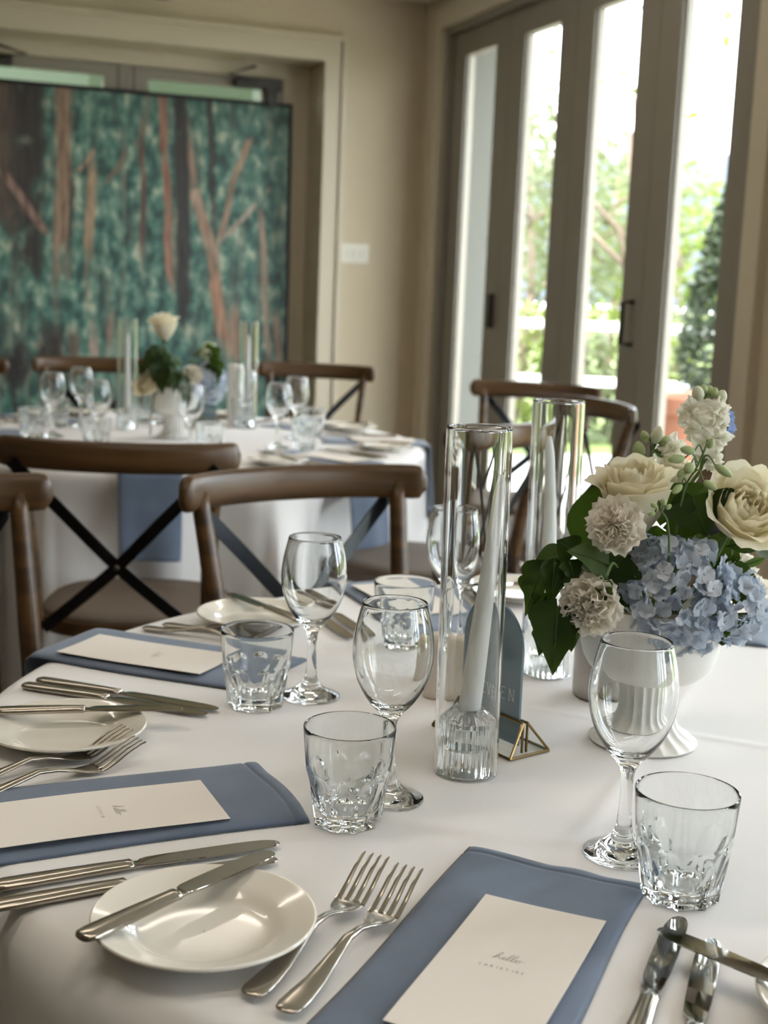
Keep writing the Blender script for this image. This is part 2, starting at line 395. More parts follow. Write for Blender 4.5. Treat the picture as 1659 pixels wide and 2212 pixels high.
st_ = ramp(noise((26, 1, 1.1), 3, 4.), [(.36, (.015, .025, .022)), (.5, (.06, .09, .075)), (.60, (.24, .18, .12)), (.72, (.33, .24, .17))])
col = mix(V('MULTIPLY', ramp(noise((20, 1, 1.6), 4, 9.), [(.5, (0, 0, 0)), (.6, (1, 1, 1))]), .55), col, st_)
wob = V('MULTIPLY', V('SUBTRACT', noise((1.5, 1, 3.5), 3, 2.), .5), .06)
PW = PS1 - PS0
ragged = V('MULTIPLY', V('SUBTRACT', noise((18, 1, 6), 4, 5.), .5), .5)
breakup = V('MINIMUM', V('MULTIPLY', V('SUBTRACT', noise((9, 1, 5), 6, 12.), .28), 6), 1)
breakup = V('MAXIMUM', breakup, .25)
def pxz(px, py):                              # a point of the picture, measured on the print's own plane
    d = ray(px, py); n_ = DR; P0 = WL(1, 0, .18); q = EYE + d * ((P0 - EYE).dot(n_) / d.dot(n_))
    return -((q - WL((PS0 + PS1) / 2, 0, .19)).dot(DL)), q.z - PZ0
def trunk(p0, p1, wpx, c1, c2, soft=.35):
    global col
    (x0, z0), (x1, z1) = pxz(*p0), pxz(*p1)
    if z0 > z1: x0, z0, x1, z1 = x1, z1, x0, z0
    hw = wpx * .00235 / 2; sl = (x1 - x0) / max(z1 - z0, .02)
    hwx = hw * math.sqrt(1 + sl * sl)
    dx = V('ABSOLUTE', V('SUBTRACT', V('ADD', X, wob), V('ADD', V('MULTIPLY', V('SUBTRACT', Z, z0), sl), x0)))
    ms = V('SUBTRACT', 1, V('MULTIPLY', V('SUBTRACT', dx, hwx * (1 - soft)), 1 / (2 * soft * hwx)))
    fade = .16 if abs(sl) < .25 else .05
    en = V('MINIMUM', V('MULTIPLY', V('SUBTRACT', V('ADD', Z, ragged), z0 - fade * .3), 1 / fade), V('MULTIPLY', V('SUBTRACT', z1 + fade * .3, V('ADD', Z, ragged)), 1 / fade))
    if z1 > 1.95: en = V('MULTIPLY', V('SUBTRACT', V('ADD', Z, ragged), z0 - fade * .3), 1 / fade)
    ms = V('MULTIPLY', V('MINIMUM', V('MAXIMUM', ms, 0), 1), V('MINIMUM', V('MAXIMUM', en, 0), 1))
    ms = V('MULTIPLY', ms, breakup)
    col = mix(ms, col, ramp(noise((40, 1, 6), 4, x0 * 7), [(.38, c1), (.62, c2)]))
tan1, tan2 = (.22, .13, .085), (.42, .29, .20)
trunk((20, 180), (20, 520), 60, (.055, .040, .030), (.10, .07, .05)); trunk((62, 180), (64, 600), 66, (.018, .015, .013), (.04, .03, .025))
trunk((0, 362), (112, 512), 17, (.14, .08, .06), (.27, .17, .13)); trunk((0, 420), (60, 470), 20, (.06, .04, .03), (.1, .06, .05))
trunk((138, 195), (140, 580), 32, (.15, .085, .05), (.33, .22, .145)); trunk((158, 400), (156, 560), 8, (.03, .02, .015), (.06, .04, .03))
trunk((152, 388), (208, 325), 9, tan1, tan2); trunk((198, 350), (200, 570), 20, (.26, .16, .09), (.45, .32, .2)); trunk((215, 410), (285, 320), 9, (.12, .085, .06), (.2, .15, .1))
trunk((308, 260), (310, 580), 13, (.09, .055, .04), (.18, .11, .075)); trunk((352, 215), (372, 640), 17, (.21, .085, .05), (.36, .19, .13))
trunk((458, 225), (466, 510), 15, (.02, .02, .018), (.05, .045, .04)); trunk((505, 400), (545, 290), 15, tan1, tan2); trunk((470, 540), (510, 395), 13, tan1, tan2)
trunk((468, 530), (578, 420), 10, (.28, .2, .15), (.5, .4, .32)); trunk((405, 260), (420, 400), 18, (.2, .12, .085), (.34, .22, .16)); trunk((420, 400), (462, 560), 24, (.28, .165, .11), (.48, .33, .24))
trunk((462, 555), (490, 780), 26, (.27, .12, .07), (.42, .23, .14)); trunk((392, 212), (402, 730), 32, (.014, .013, .013), (.035, .03, .028)); trunk((566, 440), (582, 780), 14, (.24, .17, .12), (.4, .3, .22))
trunk((505, 640), (512, 790), 24, (.2, .12, .08), (.34, .22, .15)); trunk((600, 690), (604, 790), 14, (.26, .15, .11), (.4, .27, .2)); trunk((205, 700), (204, 790), 20, (.3, .21, .16), (.45, .33, .27))
trunk((160, 700), (160, 790), 22, (.1, .06, .04), (.17, .1, .07)); trunk((110, 690), (110, 860), 60, (.022, .017, .015), (.045, .032, .028)); trunk((30, 740), (30, 860), 80, (.018, .014, .013), (.04, .03, .028)); trunk((240, 680), (240, 770), 14, (.2, .13, .09), (.32, .22, .16))
t.links.new(col, bs.inputs['Base Color'])
RZP = math.atan2(-DL.y, -DL.x)
pr.rotation_euler = (math.radians(-1.2), 0, RZP)
b = MB(); b.box((0, 0, (PZ1 - PZ0) / 2), (PW / 2, .012, (PZ1 - PZ0) / 2)); obj('printed_panel', b, fm, pr, False)
b = MB(); h_ = (PZ1 - PZ0) / 2
b.box((-PW / 2, 0, h_), (.008, .016, h_)); b.box((PW / 2, 0, h_), (.008, .016, h_)); b.box((0, 0, 2 * h_), (PW / 2 + .008, .016, .010)); b.box((0, 0, 0.008), (PW / 2, .016, .010))
obj('black_edging', b, M['black'], pr, False)
for sx_ in (-1, 1):
    b = MB(); b.box((sx_ * .7, 0, -PZ0 / 2), (.03, .09, PZ0 / 2 + .01)); obj('foot', b, M['black'], pr, False)

# ------------------------------------------------------------------ garden
b = MB(); b.box(WR(4, -.06, 2.92), (6.5, 2.75, .05), ax=XR); struct('floor_patio', b, M['paving'])
b = MB(); b.box(WR(.15, 1.5, .33), (.11, .165, 1.5), ax=XR); struct('wall_porch', b, M['shaded_ext'])
b = MB(); b.grid(lambda u, v: (-60 + 180 * u, -20 + 160 * v, -.12 - .0 * v), 2, 2); struct('floor_lawn', b, M['lawn'])
def hillf(u, v):
    x = -400 + 1100 * u; y = 320 + 160 * v
    return (x, y, (46 + 9 * math.sin(u * 9 + 2.6) + 4 * math.sin(u * 23 + 1)) * math.sin(PI * min(1, v * 1.0 + .02)) - 2)
tag(obj('hill', MB().grid(hillf, 60, 12), M['hill']), 'hazy blue hill on the horizon beyond the garden trees', 'hill')
rl = thing('railing', 'white garden railing seen through the glass doors beyond the paving', 'railing', (3.2, 10.9, -.1))
for z in (1.09, .62):
    b = MB(); b.box((0, 0, z), (2.9, .03, .035), rz=-.25); obj('rail', b, M['white_paint'], rl, False)
for i in range(7):
    b = MB(); q = -2.8 + i * .93; b.box((q * math.cos(.25), -q * math.sin(.25), .56), (.035, .035, .58)); obj('post', b, M['white_paint'], rl, False)
def foliage(n, c, rad, sz, seed, cone=False):
    rn = random.Random(seed); b = MB()
    for i in range(n):
        while True:
            p = Vector((rn.uniform(-1, 1), rn.uniform(-1, 1), rn.uniform(-1, 1)))
            if p.length < 1: break
        p = p.normalized() * (p.length ** .6)
        if cone: k_ = (1 - p.z) / 2; p.x *= .25 + .75 * k_; p.y *= .25 + .75 * k_
        q = Vector((c[0] + p.x * rad[0], c[1] + p.y * rad[1], c[2] + p.z * rad[2]))
        a = Vector((rn.gauss(0, 1), rn.gauss(0, 1), rn.gauss(0, .6))).normalized(); e_ = a.cross(Vector((rn.gauss(0, 1), rn.gauss(0, 1), rn.gauss(0, 1)))).normalized()
        s_ = sz * rn.uniform(.6, 1.2); n_ = a.cross(e_) * s_ * .25
        b.add([q - a * s_, q - e_ * s_ * .45 + n_, q + a * s_, q + e_ * s_ * .45 + n_], [(0, 1, 2, 3)])
    return b
def tree(x, y, h, rad, n, sz, m_, seed, label, name='garden_tree', low=.35):
    r = thing(name, label, 'tree' if 'tree' in name else 'shrub', (x, y, -.12), 0, 'garden trees and shrubs')
    obj('foliage', foliage(n, (0, 0, h * (low + 1) / 2), (rad, rad, h * (1 - low) / 2), sz, seed), m_, r, False)
    b = MB(); rn = random.Random(seed + 1); hh = h * .85
    b.tube([(0, 0, 0), (.03 * h * rn.uniform(-1, 1), 0, hh * .5), (.05 * h * rn.uniform(-1, 1), .1, hh)], [.05 * h / 3, .035 * h / 3, .01], 7)
    for i in range(7):
        z = hh * rn.uniform(.3, .85); a = rn.uniform(0, 2 * PI); b.tube([(0, 0, z), (rad * .45 * math.cos(a), rad * .45 * math.sin(a), z + .35), (rad * .85 * math.cos(a), rad * .85 * math.sin(a), z + .5)], [.02 * h / 3, .014 * h / 3, .006], 5)
    obj('trunk', b, M['bark'], r); return r
def gx(px, D): return (px - 829.5) / FPX * D * .985
for px, D, h, rad, n, sz, mk, lb in [
    (1115, 15, 3.6, 1.0, 420, .11, 'leaf_mid', 'sparse pale green tree seen through the second glass pane from the corner'),
    (1175, 21, 4.2, 1.3, 420, .13, 'leaf_mid', 'loose tall tree behind the railing, half hidden by the second door stile'),
    (1235, 16, 3.4, .9, 380, .11, 'leaf_mid', 'pale tree standing behind the stile between second and third panes'),
    (1300, 18, 3.6, 1.2, 480, .12, 'leaf_mid', 'pale olive tree filling the middle of the third glass pane'),
    (1390, 20, 3.4, 1.3, 460, .13, 'leaf_lime', 'light green tree behind the stile with the pull handle'),
    (1455, 17, 2.5, 1.0, 520, .10, 'leaf_lime', 'bright lime tree in the fourth glass pane above the white rail'),
    (1040, 19, 4.0, 1.2, 300, .13, 'leaf_mid', 'tree behind the white porch wall at the first pane')]:
    tree(gx(px, D), D, h, rad, n, sz, M[mk], int(px), lb)
for px, D, h, rad, mk, lb in [(1110, 12.6, 1.25, .55, 'leaf_lime', 'bright lime shrub behind the railing in the second pane'), (1165, 13.2, 1.3, .6, 'leaf_lime', 'lime shrub by the railing right of the second pane'),
    (1260, 12.4, 1.1, .5, 'leaf_mid', 'low grey green shrub at the left of the third pane'), (1310, 13, 1.35, .6, 'leaf_lime', 'lime shrub in the middle of the third pane below the rail line'), (1430, 12.6, 1.2, .5, 'leaf_lime', 'lime shrub at the left of the fourth pane beside the pot'), (1480, 13.4, 1.3, .6, 'leaf_mid', 'olive shrub behind the terracotta pot')]:
    tree(gx(px, D), D, h, rad, 420, .07, M[mk], int(px * 3), lb, 'garden_shrub', .05)
tt = tree(gx(1345, 12), 12.3, 4.3, .9, 60, .10, M['leaf_lime'], 77, 'thin tree with few fresh leaves high in the third pane', low=.66)
pt = thing('terracotta_pot', 'orange terracotta pot on the paving outside the fourth glass pane', 'pot', (gx(1492, 7.6), 7.6, -.01))
obj('pot_body', MB().lathe([(.001, 0), (.15, 0), (.17, .02), (.20, .35), (.215, .62), (.19, .62), (.001, .60)], 32), M['terracotta'], pt, 40)
obj('pot_rim', MB().lathe([(.205, .60), (.25, .615), (.255, .70), (.24, .715), (.205, .70), (.205, .60)], 32), M['terracotta'], pt, 40)
cf = thing('conifer', 'dark green conifer beside the right edge of the fourth glass pane', 'tree', (gx(1545, 9), 9, -.12))
obj('foliage', foliage(1500, (0, 0, 1.35), (.40, .40, .80), .055, 5, True), M['leaf_dark'], cf, False)
obj('trunk', MB().tube([(0, 0, 0), (0, 0, 1.6)], [.04, .015], 8), M['bark'], cf)
# hedge outside the doorway
hd = foliage(3200, (0, 0, 2.4), (4.2, .75, 3.0), .17, 11); hd.lathe([(.3, 0), (.42, 1), (.42, 4.0), (.3, 4.7), (.001, 4.9)], 24, rf=lambda q, z, a: q * math.hypot(9.0 * math.cos(a), 1.0 * math.sin(a)) / 1.0); tag(obj('garden_hedge', hd, M['hedge'], None, False, WL(2.6, -.1, 4.0)), 'green hedge seen through the glass above the forest print', 'hedge')
chairs = [((-.582, 2.90), 91, 'dark cross back chair seen from behind, left of the front facing chair'),
          ((-.115, 2.42), -57, 'cross back chair facing the near table, its curved brown rail in mid picture'),
          ((-.715, 2.07), -38, 'chair at the left frame edge, only its near post and rail end showing'),
          ((.265, 3.62), 144, 'chair with lit brown rail behind the nearest glass candle tube'),
          ((.55, 5.12), -112, 'dark far chair standing before the glass doors, left of the second candle tube'),
          ((.64, 4.38), 197, 'chair seen end on with bright rail top, right of the second candle tube'),
          ((-.33, 5.80), -98, 'dark far chair by the wall, right of the forest print edge'),
          ((-1.25, 5.62), -80, 'far chair before the forest print, left of the far white vase'),
          ((-1.74, 5.25), -50, 'far chair at the left frame edge before the print, one post showing'),
          ((-1.42, 3.26), 52, 'chair mostly left of the frame at the far table, edge of its seat showing'),
          ((.80, 2.66), -111, 'chair behind the flowers at the right frame edge')]
SEATS = [(c_[0], c_[1]) for c_ in chairs]

# ------------------------------------------------------------------ tables and cloths
def cloth_mesh(folds, seed, creases=(), c=None, seats=()):
    b = MB(); rn = random.Random(seed); ph = [rn.uniform(0, 6.28) for _ in range(6)]
    def topz(x, y):
        z = .0005 * math.sin(x * 9 + ph[0]) * math.sin(y * 7 + ph[1])
        for (p, d, wd, h) in creases:
            dist = (x - p[0]) * -d[1] + (y - p[1]) * d[0]; z += h * math.exp(-(dist / wd) ** 2)
        return z
    na = 300; R = TRAD
    rad = [R * (k / 70) for k in range(1, 71)]
    v = [(0, 0, topz(0, 0))]; rows = []
    for r in rad:
        row = []
        for k in range(na):
            a = 2 * PI * k / na; q = r - .012; x, y = q * math.cos(a), q * math.sin(a); edge = ss(R - .03, R, r)
            row.append(len(v)); v.append((x, y, topz(x, y) * (1 - edge) - .004 * edge ** 3))
        rows.append(row)
    lim = []                     # where a pushed-in seat holds the hanging cloth back
    for k in range(na):
        a = 2 * PI * k / na; r = R + .10
        for (ox, oy), fc in seats:
            f_ = math.radians(fc)
            for _ in range(60):
                dx, dy = c.x + r * math.cos(a) - ox, c.y + r * math.sin(a) - oy
                ly = dx * math.cos(f_) + dy * math.sin(f_); lx = dx * math.sin(f_) - dy * math.cos(f_)
                if abs(lx) < .285 and -.15 < ly < .485: r -= .006
                else: break
        lim.append(r)
    lim = [min(sum(lim[(k + q) % na] for q in range(-4, 5)) / 9, min(lim[(k + q) % na] for q in range(-2, 3)) + .004) for k in range(na)]
    for j in range(1, 26):
        d = .71 * (j / 25) ** 1.15
        row = []
        for k in range(na):
            a = 2 * PI * k / na
            amp = .050 * ss(.0, .30, d) + .020 * ss(.25, .7, d) + .003
            wv = math.sin(folds * a + ph[2] + .6 * math.sin(3 * a + ph[3])) + .35 * math.sin(2.3 * folds * a / 1.0 // 1 * 0 + (folds + 5) * a + ph[4])
            r = R - .002 +   .006 * ss(0, .03, d) + .022 * d + amp * wv * .7
            if lim[k] < R + .09: r = min(r, R + .004 + (min(lim[k], R + .02) - R - .004) * ss(0, .24, d) - .026 * ss(0, .14, d) * (1.2 - wv))
            row.append(len(v)); v.append((r * math.cos(a), r * math.sin(a), -.006 - d))
        rows.append(row)
    f = [(0, rows[0][k], rows[0][(k + 1) % na]) for k in range(na)]
    for i in range(len(rows) - 1):
        for k in range(na): f.append((rows[i][k], rows[i + 1][k], rows[i + 1][(k + 1) % na], rows[i][(k + 1) % na]))
    b.add(v, f); return b
def table(c, lab, clab, seed, creases=(), seats=()):
    t = thing('round_table', lab, 'table', (c.x, c.y, 0), 0, 'round dining tables under white cloths')
    obj('tabletop', MB().lathe([(0.001, .72), (TRAD - .03, .72), (TRAD - .02, .725), (TRAD - .02, .738), (TRAD - .03, .743), (.001, .743)], 64), M['wood'], t, 40)
    for i in range(4):
        a = PI / 4 + i * PI / 2; obj('leg', MB().tube([(.45 * math.cos(a), .45 * math.sin(a), 0), (.45 * math.cos(a), .45 * math.sin(a), .722)], .018, 10), M['darkmetal'], t)
    cl = obj('tablecloth', cloth_mesh(17, seed, creases, c, seats), M['cloth'], None, True, (c.x, c.y, TZ)); tag(cl, clab, 'tablecloth', 'white round tablecloths')
_c1 = ((.2563 - TB.x, 1.297 - TB.y), Vector((.293, .678)).normalized()); _c2 = ((.4392 - TB.x, 1.4153 - TB.y), Vector((.92, -.39)).normalized())
table(TB, 'round dining table under the near white cloth', 'white cotton cloth with ironing creases draped over the near round table', 3,
      [(*_c1, .009, .0016), (*_c2, .009, .0013), ((-.25, -.1), Vector((.3, .95)).normalized(), .02, .0016), ((-.05, -.35), Vector((.95, -.25)).normalized(), .015, .0014)], SEATS)
table(FT, 'round dining table under the far white cloth before the forest print', 'white cloth draped in folds over the far round table by the print', 9, (), SEATS)

# ------------------------------------------------------------------ cross back chairs
def make_chair():
    r = thing('cross_back_chair', 'chair', 'chair', (0, 0, 0), 0, 'cross back dining chairs')
    # local: y = 0 at the back posts, sitter faces +y, seat reaches y = .43
    def post(s):
        b = MB(); P = bez([(s * .205, -.10, 0), (s * .20, -.045, .25), (s * .195, -.005, .46), (s * .200, -.030, .66), (s * .215, -.075, .86)], 6)
        n = len(P); b.tube(P, [.0165 + .003 * math.sin(PI * i / (n - 1)) for i in range(n)], 12); return b
    obj('seat', MB().lathe([(.001, .448), (.95, .448), (1, .455), (1.0, .468), (.96, .476), (.6, .470), (.001, .468)], 48,
        rf=lambda q, z, a: q * .218 * (1 + .10 * abs(math.sin(2 * a)) ** 1.5) * (1.0 + .05 * math.sin(a)), c=(0, .215, 0)), M['rattan'], r)
    b = MB(); b.lathe([(.2, .43), (.226, .43), (.226, .462), (.2, .462)], 48, rf=lambda q, z, a: q * (1 + .10 * abs(math.sin(2 * a)) ** 1.5) * (1 + .05 * math.sin(a)), c=(0, .215, 0), close=True)
    obj('seat_frame', b, M['wood'], r, 40)
    for s in (-1, 1): obj('back_leg', post(s), M['wood'], r)
    for s in (-1, 1):
        obj('front_leg', MB().tube([(s * .185, .40, 0), (s * .175, .385, .25), (s * .165, .365, .44)], [.013, .017, .018], 12), M['wood'], r)
    # top rail: bent round, tall oval section, ends rounded and reaching past the posts
    b = MB(); R = []
    for i in range(33):
        u = -1 + 2 * i / 32; x = .262 * math.sin(u * 1.12) / math.sin(1.12); y = -.125 + .085 * (1 - math.cos(u * 1.12)) / (1 - math.cos(1.12))
        th = math.atan2(.085 / (1 - math.cos(1.12)) * math.sin(u * 1.12), .262 / math.sin(1.12) * math.cos(u * 1.12))
        cap = math.sqrt(max(0, 1 - (max(0, abs(u) - .90) / .101) ** 2)); hz, ht = .034 * (.25 + .75 * cap), .0155 * (.2 + .8 * cap)
        nx, ny = -math.sin(th), math.cos(th)
        ring = []
        for k in range(16):
            a = 2 * PI * k / 16; cc, sn = math.cos(a), math.sin(a)
            ee = abs(cc) ** .7 * (1 if cc > 0 else -1); ff = abs(sn) ** .8 * (1 if sn > 0 else -1)
            ring.append((x + nx * ht * ee, y + ny * ht * ee, .862 + hz * ff))
        R.append(ring)
    b.rings(R); obj('top_rail', b, M['wood'], r)
    # metal straps crossing behind
    for s in (-1, 1):
        P = bez([(s * .222, -.098, .845), (s * .12, -.085, .74), (0, -.062 - .003 * s, .612), (-s * .10, -.035, .52), (-s * .175, -.012, .455)], 8)
        b = MB(); R = []
        for i, p in enumerate(P):
            d = (P[min(i + 1, len(P) - 1)] - P[max(i - 1, 0)]).normalized(); wd = d.cross(Vector((0, 1, 0))).normalized() * .0135; tt_ = wd.cross(d).normalized() * .002
            R.append([p - wd - tt_, p + wd - tt_, p + wd + tt_, p - wd + tt_])
        b.rings(R); st = obj('cross_strap', b, M['strap'], r, False)
    obj('rivet', MB().ball((0, -.0695, .612), .006, 10, 6, (1, .5, 1)), M['rivet'], r)
    b = MB()
    b.tube(bez([(-.17, .36, .37), (-.15, .30, .26), (0, .22, .20), (.15, .30, .26), (.17, .36, .37)], 8), .008, 8)
    obj('bent_stretcher', b, M['wood'], r)
    b = MB(); b.tube(bez([(-.195, -.02, .30), (-.16, .15, .27), (-.175, .385, .30)], 6), .008, 8); b.tube(bez([(.195, -.02, .30), (.16, .15, .27), (.175, .385, .30)], 6), .008, 8)
    obj('side_stretcher', b, M['wood'], r)
    return r
CH = make_chair()
for i, (p, face, lb) in enumerate(chairs):
    rz = math.radians(face - 90)
    if i == 0: CH.location = (*p, 0); CH.rotation_euler = (0, 0, rz); CH['label'] = lb
    else: dup(CH, (*p, 0), rz, lb)

# ------------------------------------------------------------------ tableware prototypes
GW = 'stemmed wine glasses'; GT = 'faceted water tumblers'
def make_wine():
    r = thing('wine_glass', 'x', 'glass', group=GW)
    prof = [(.001, .0025), (.020, .0018), (.031, .0004), (.0345, .0004), (.0352, .0015), (.0345, .0030), (.030, .0052), (.022, .0085), (.0150, .0130), (.0095, .020), (.0070, .030), (.0058, .045), (.0054, .060), (.0058, .072), (.0075, .0805), (.0125, .0880), (.0195, .0955), (.0270, .1060), (.0330, .1180), (.0370, .1310), (.0390, .1450), (.0388, .1560), (.0372, .1690), (.0347, .1810), (.0318, .1930),
            (.03125, .1955), (.0305, .1963), (.0298, .1955), (.0299, .1925), (.0330, .1808), (.0356, .1690), (.0372, .1560), (.0374, .1450), (.0354, .1315), (.0315, .1195), (.0255, .1085), (.0180, .0995), (.0100, .0950), (.001, .0935)]
    P = bez([(q[0], q[1], 0) for q in prof], 3); pr_ = [(max(.0008, p.x), p.y) for p in P]
    obj('glass_body', MB().lathe(pr_, 72), M['glass'], r); return r
def make_tumbler():
    r = thing('water_tumbler', 'x', 'glass', group=GT); NF = 9; b = MB(); n = NF * 12
    def outer(z, a):
        rr = .0318 + (.0400 - .0318) * (z / .0545) if z < .0545 else .0398 + (.0429 - .0398) * ((z - .0545) / .0382)
        fa = abs(((a % (2 * PI / NF)) - PI / NF) / (PI / NF))
        if z < .0535:
            lim = 1.0 if z < .034 else math.sqrt(max(0, 1 - ((z - .034) / .0185) ** 2))
            if lim > 0 and fa < lim: rr -= .0029 * (1 - (fa / lim) ** 2) * min(1, lim * 1.6)
        return rr
    zs = [.0004, .001, .003, .007, .012, .018, .024, .030, .035, .039, .042, .045, .0475, .0495, .0515, .0535, .0546, .057, .062, .070, .080, .088, .0915]
    prof = [(.001, .0022), (.016, .0020), (.0215, .0004)] + [(None, z) for z in zs] + [(.0424, .0925), (.0416, .0928), (.0410, .0922), (.0402, .086), (.0388, .072), (.0376, .060), (.0366, .053), (.0345, .043), (.0318, .033), (.0285, .023), (.0255, .0165), (.020, .0135), (.010, .0122), (.001, .012)]
    def rf(q, z, a):
        if q is not None: return q if z > .003 or q > .02 else q
        o = outer(z, a); return o - (.0012 if z < .0008 else 0)
    b.lathe(prof, n, rf); obj('glass_body', b, M['glass_tint'], r, 28); return r
def make_plate():
    r = thing('side_plate', 'x', 'plate', group='white side plates')
    prof = [(.001, .003), (.044, .003), (.0455, .0005), (.0475, .0005), (.0485, .003), (.060, .0085), (.072, .0135), (.0835, .0175), (.0848, .0190), (.0842, .0203), (.0825, .0203), (.072, .0172), (.062, .0140), (.056, .0105), (.0515, .0075), (.046, .0060), (.030, .0054), (.001, .0052)]
    P = bez([(q[0], q[1], 0) for q in prof], 3)
    obj('plate_body', MB().lathe([(max(.0008, p.x), p.y) for p in P], 96), M['china'], r); return r
def loftbar(st, n=14, e=.8):
    b = MB(); R = []
    for (y, z, hw, ht) in st:
        ring = []
        for k in range(n):
            a = 2 * PI * k / n; c, s = math.cos(a), math.sin(a)
            ring.append((hw * abs(c) ** e * (1 if c > 0 else -1), y, z + ht * abs(s) ** e * (1 if s > 0 else -1)))
        R.append(ring)
    return b.rings(R)
def make_knife(name, L, group):
    r = thing(name, 'x', 'knife', group=group); k = L / .235
    obj('handle', loftbar([(0, .0035, .002, .001), (.001 * k, .0035, .006, .0026), (.004 * k, .0035, .0087, .0032), (.012 * k, .0035, .0100, .0034), (.030 * k, .0036, .0100, .0036), (.060 * k, .0038, .0088, .0038), (.090 * k, .0040, .0075, .0038), (.104 * k, .0040, .0072, .0036), (.109 * k, .0040, .0075, .0036), (.111 * k, .0040, .0060, .0022)]), M['steel'], r)
    b = MB(); R = []
    for (y, x0, x1, t) in [(.109, -.0050, .0050, .0018), (.116, -.0052, .0052, .0014), (.118, -.0078, .0058, .0012), (.124, -.0098, .0066, .0010), (.140, -.0104, .0078, .0009), (.170, -.0104, .0088, .0008), (.200, -.0098, .0090, .0007), (.216, -.0088, .0086, .0006), (.225, -.0072, .0078, .0005), (.2305, -.0050, .0064, .0005), (.2335, -.0026, .0046, .0004), (.2348, -.0008, .0030, .0003)]:
        xm = (x0 + x1) / 2; R.append([(x0, y * k, .0034), (xm, y * k, .0038 - t), (x1, y * k, .0038 - t), (x1 + .0004, y * k, .0038), (x1, y * k, .0038 + t), (xm, y * k, .0038 + t), (x0, y * k, .0042)])
    b.rings(R); obj('blade', b, M['steel_blade'], r, 50); return r
def make_fork():
    r = thing('table_fork', 'x', 'fork', group='table forks')
    zp = lambda y: .0035 + .0105 * math.exp(-((y - .098) / .034) ** 2) + (.021 * ss(.150, .208, y) ** 1.15 if y > .15 else 0)
    st = []
    for y, hw, ht in [(0, .002, .0006), (.001, .0062, .0012), (.004, .0090, .0016), (.010, .0104, .0018), (.025, .0100, .0019), (.045, .0082, .0020), (.070, .0058, .0022), (.095, .0040, .0023), (.115, .0032, .0022), (.128, .0036, .0018), (.136, .0062, .0013), (.143, .0100, .0011), (.150, .0122, .0010), (.156, .0126, .0009), (.160, .0126, .0008)]:
        st.append((y, zp(y), hw, ht))
    obj('handle', loftbar(st, 14, .85), M['steel'], r)
    for i in range(4):
        x0 = -.0108 + i * .0072; R = []
        for y, hw in [(.157, .0026), (.164, .0020), (.175, .0018), (.190, .0016), (.203, .0012), (.208, .0005)]:
            z = zp(y); t = .0010
            R.append([(x0 - hw, y, z - t * .5), (x0, y, z - t), (x0 + hw, y, z - t * .5), (x0 + hw, y, z + t * .5), (x0, y, z + t), (x0 - hw, y, z + t * .5)])
        obj('tine', MB().rings(R), M['steel'], r, 50)
    return r
def napkin_mesh(rin, seed, wid=.165, hang=.215, drape=True):
    # local x across, local y outwards along the seat radius, origin at the inner end on the cloth
    rn = random.Random(seed); p = [rn.uniform(0, 6.28) for _ in range(6)]; b = MB()
    L1 = TRAD - rin + .004; rb = .012; NU, NV = 34, 60; TH = .0065
    Ltot = L1 + (rb * PI / 2 + hang if drape else 0)
    def pos(u, s, side):
        x = (u - .5) * 2; prof = (1 - abs(x) ** 6) ** .5; th = TH * (.75 + .25 * math.sin(s * 14 + p[0]) * math.cos(x * 2 + p[1])) * prof
        end = min(1, s / .006); th *= .45 + .55 * ss(0, 1, end)
        hem = -.0012 * math.exp(-((s - .014) / .0016) ** 2) if side > 0 else 0
        wav = .0016 * math.sin(x * 3.2 + p[2]) * math.exp(-s / .03) + .0009 * math.sin(x * 9 + p[3]) * math.exp(-s / .02)
        h = .0006 + (th + hem + max(0, wav * prof) if side > 0 else 0)
        X = x * wid / 2 * (1 + .018 * math.sin(s * 9 + p[4])) + .002 * math.sin(s * 17 + p[5])
        y0 = s + .0035 * math.sin(x * 2.6 + p[2]) * math.exp(-s / .05)
        if s <= L1: return (X, y0, h)
        q = s - L1
        if q <= rb * PI / 2:
            a = q / rb; return (X, L1 + (rb + h) * math.sin(a), -rb + (rb + h) * math.cos(a))
        d = q - rb * PI / 2; o = .014 * ss(0, .2, d) * (1 + .3 * math.sin(x * 4 + p[1]))
        return (X * (1 - .02 * d / .2), L1 + rb + h + o + .02 * d, -rb - d)
    S = [Ltot * (j / NV) ** 1.0 for j in range(NV + 1)]; S = sorted(set(S + [.002, .004, .008, .011, .0125, .014, .0155, .017, .02]))
    top = [[pos(i / NU, s, 1) for i in range(NU + 1)] for s in S]; bot = [[pos(i / NU, s, 0) for i in range(NU + 1)] for s in S]
    R = [t_ + list(reversed(q[1:-1])) for t_, q in zip(top, bot)]
    return b.rings(R)
def ribbon(b, P, w_, z=0.0, n=5, T=None):
    Q = bez([(x, y, 0) for x, y in P], n) if n else [Vector((x, y, 0)) for x, y in P]; v = []
    for i, q in enumerate(Q):
        d = (Q[min(i + 1, len(Q) - 1)] - Q[max(i - 1, 0)]); d = d.normalized() if d.length else Vector((1, 0, 0)); o = Vector((-d.y, d.x, 0)) * w_ / 2
        v += [q + o, q - o]
    v = [(p.x, p.y, z) for p in v]
    if T: v = [T(p) for p in v]
    b.add(v, [(2 * i, 2 * i + 1, 2 * i + 3, 2 * i + 2) for i in range(len(Q) - 1)])
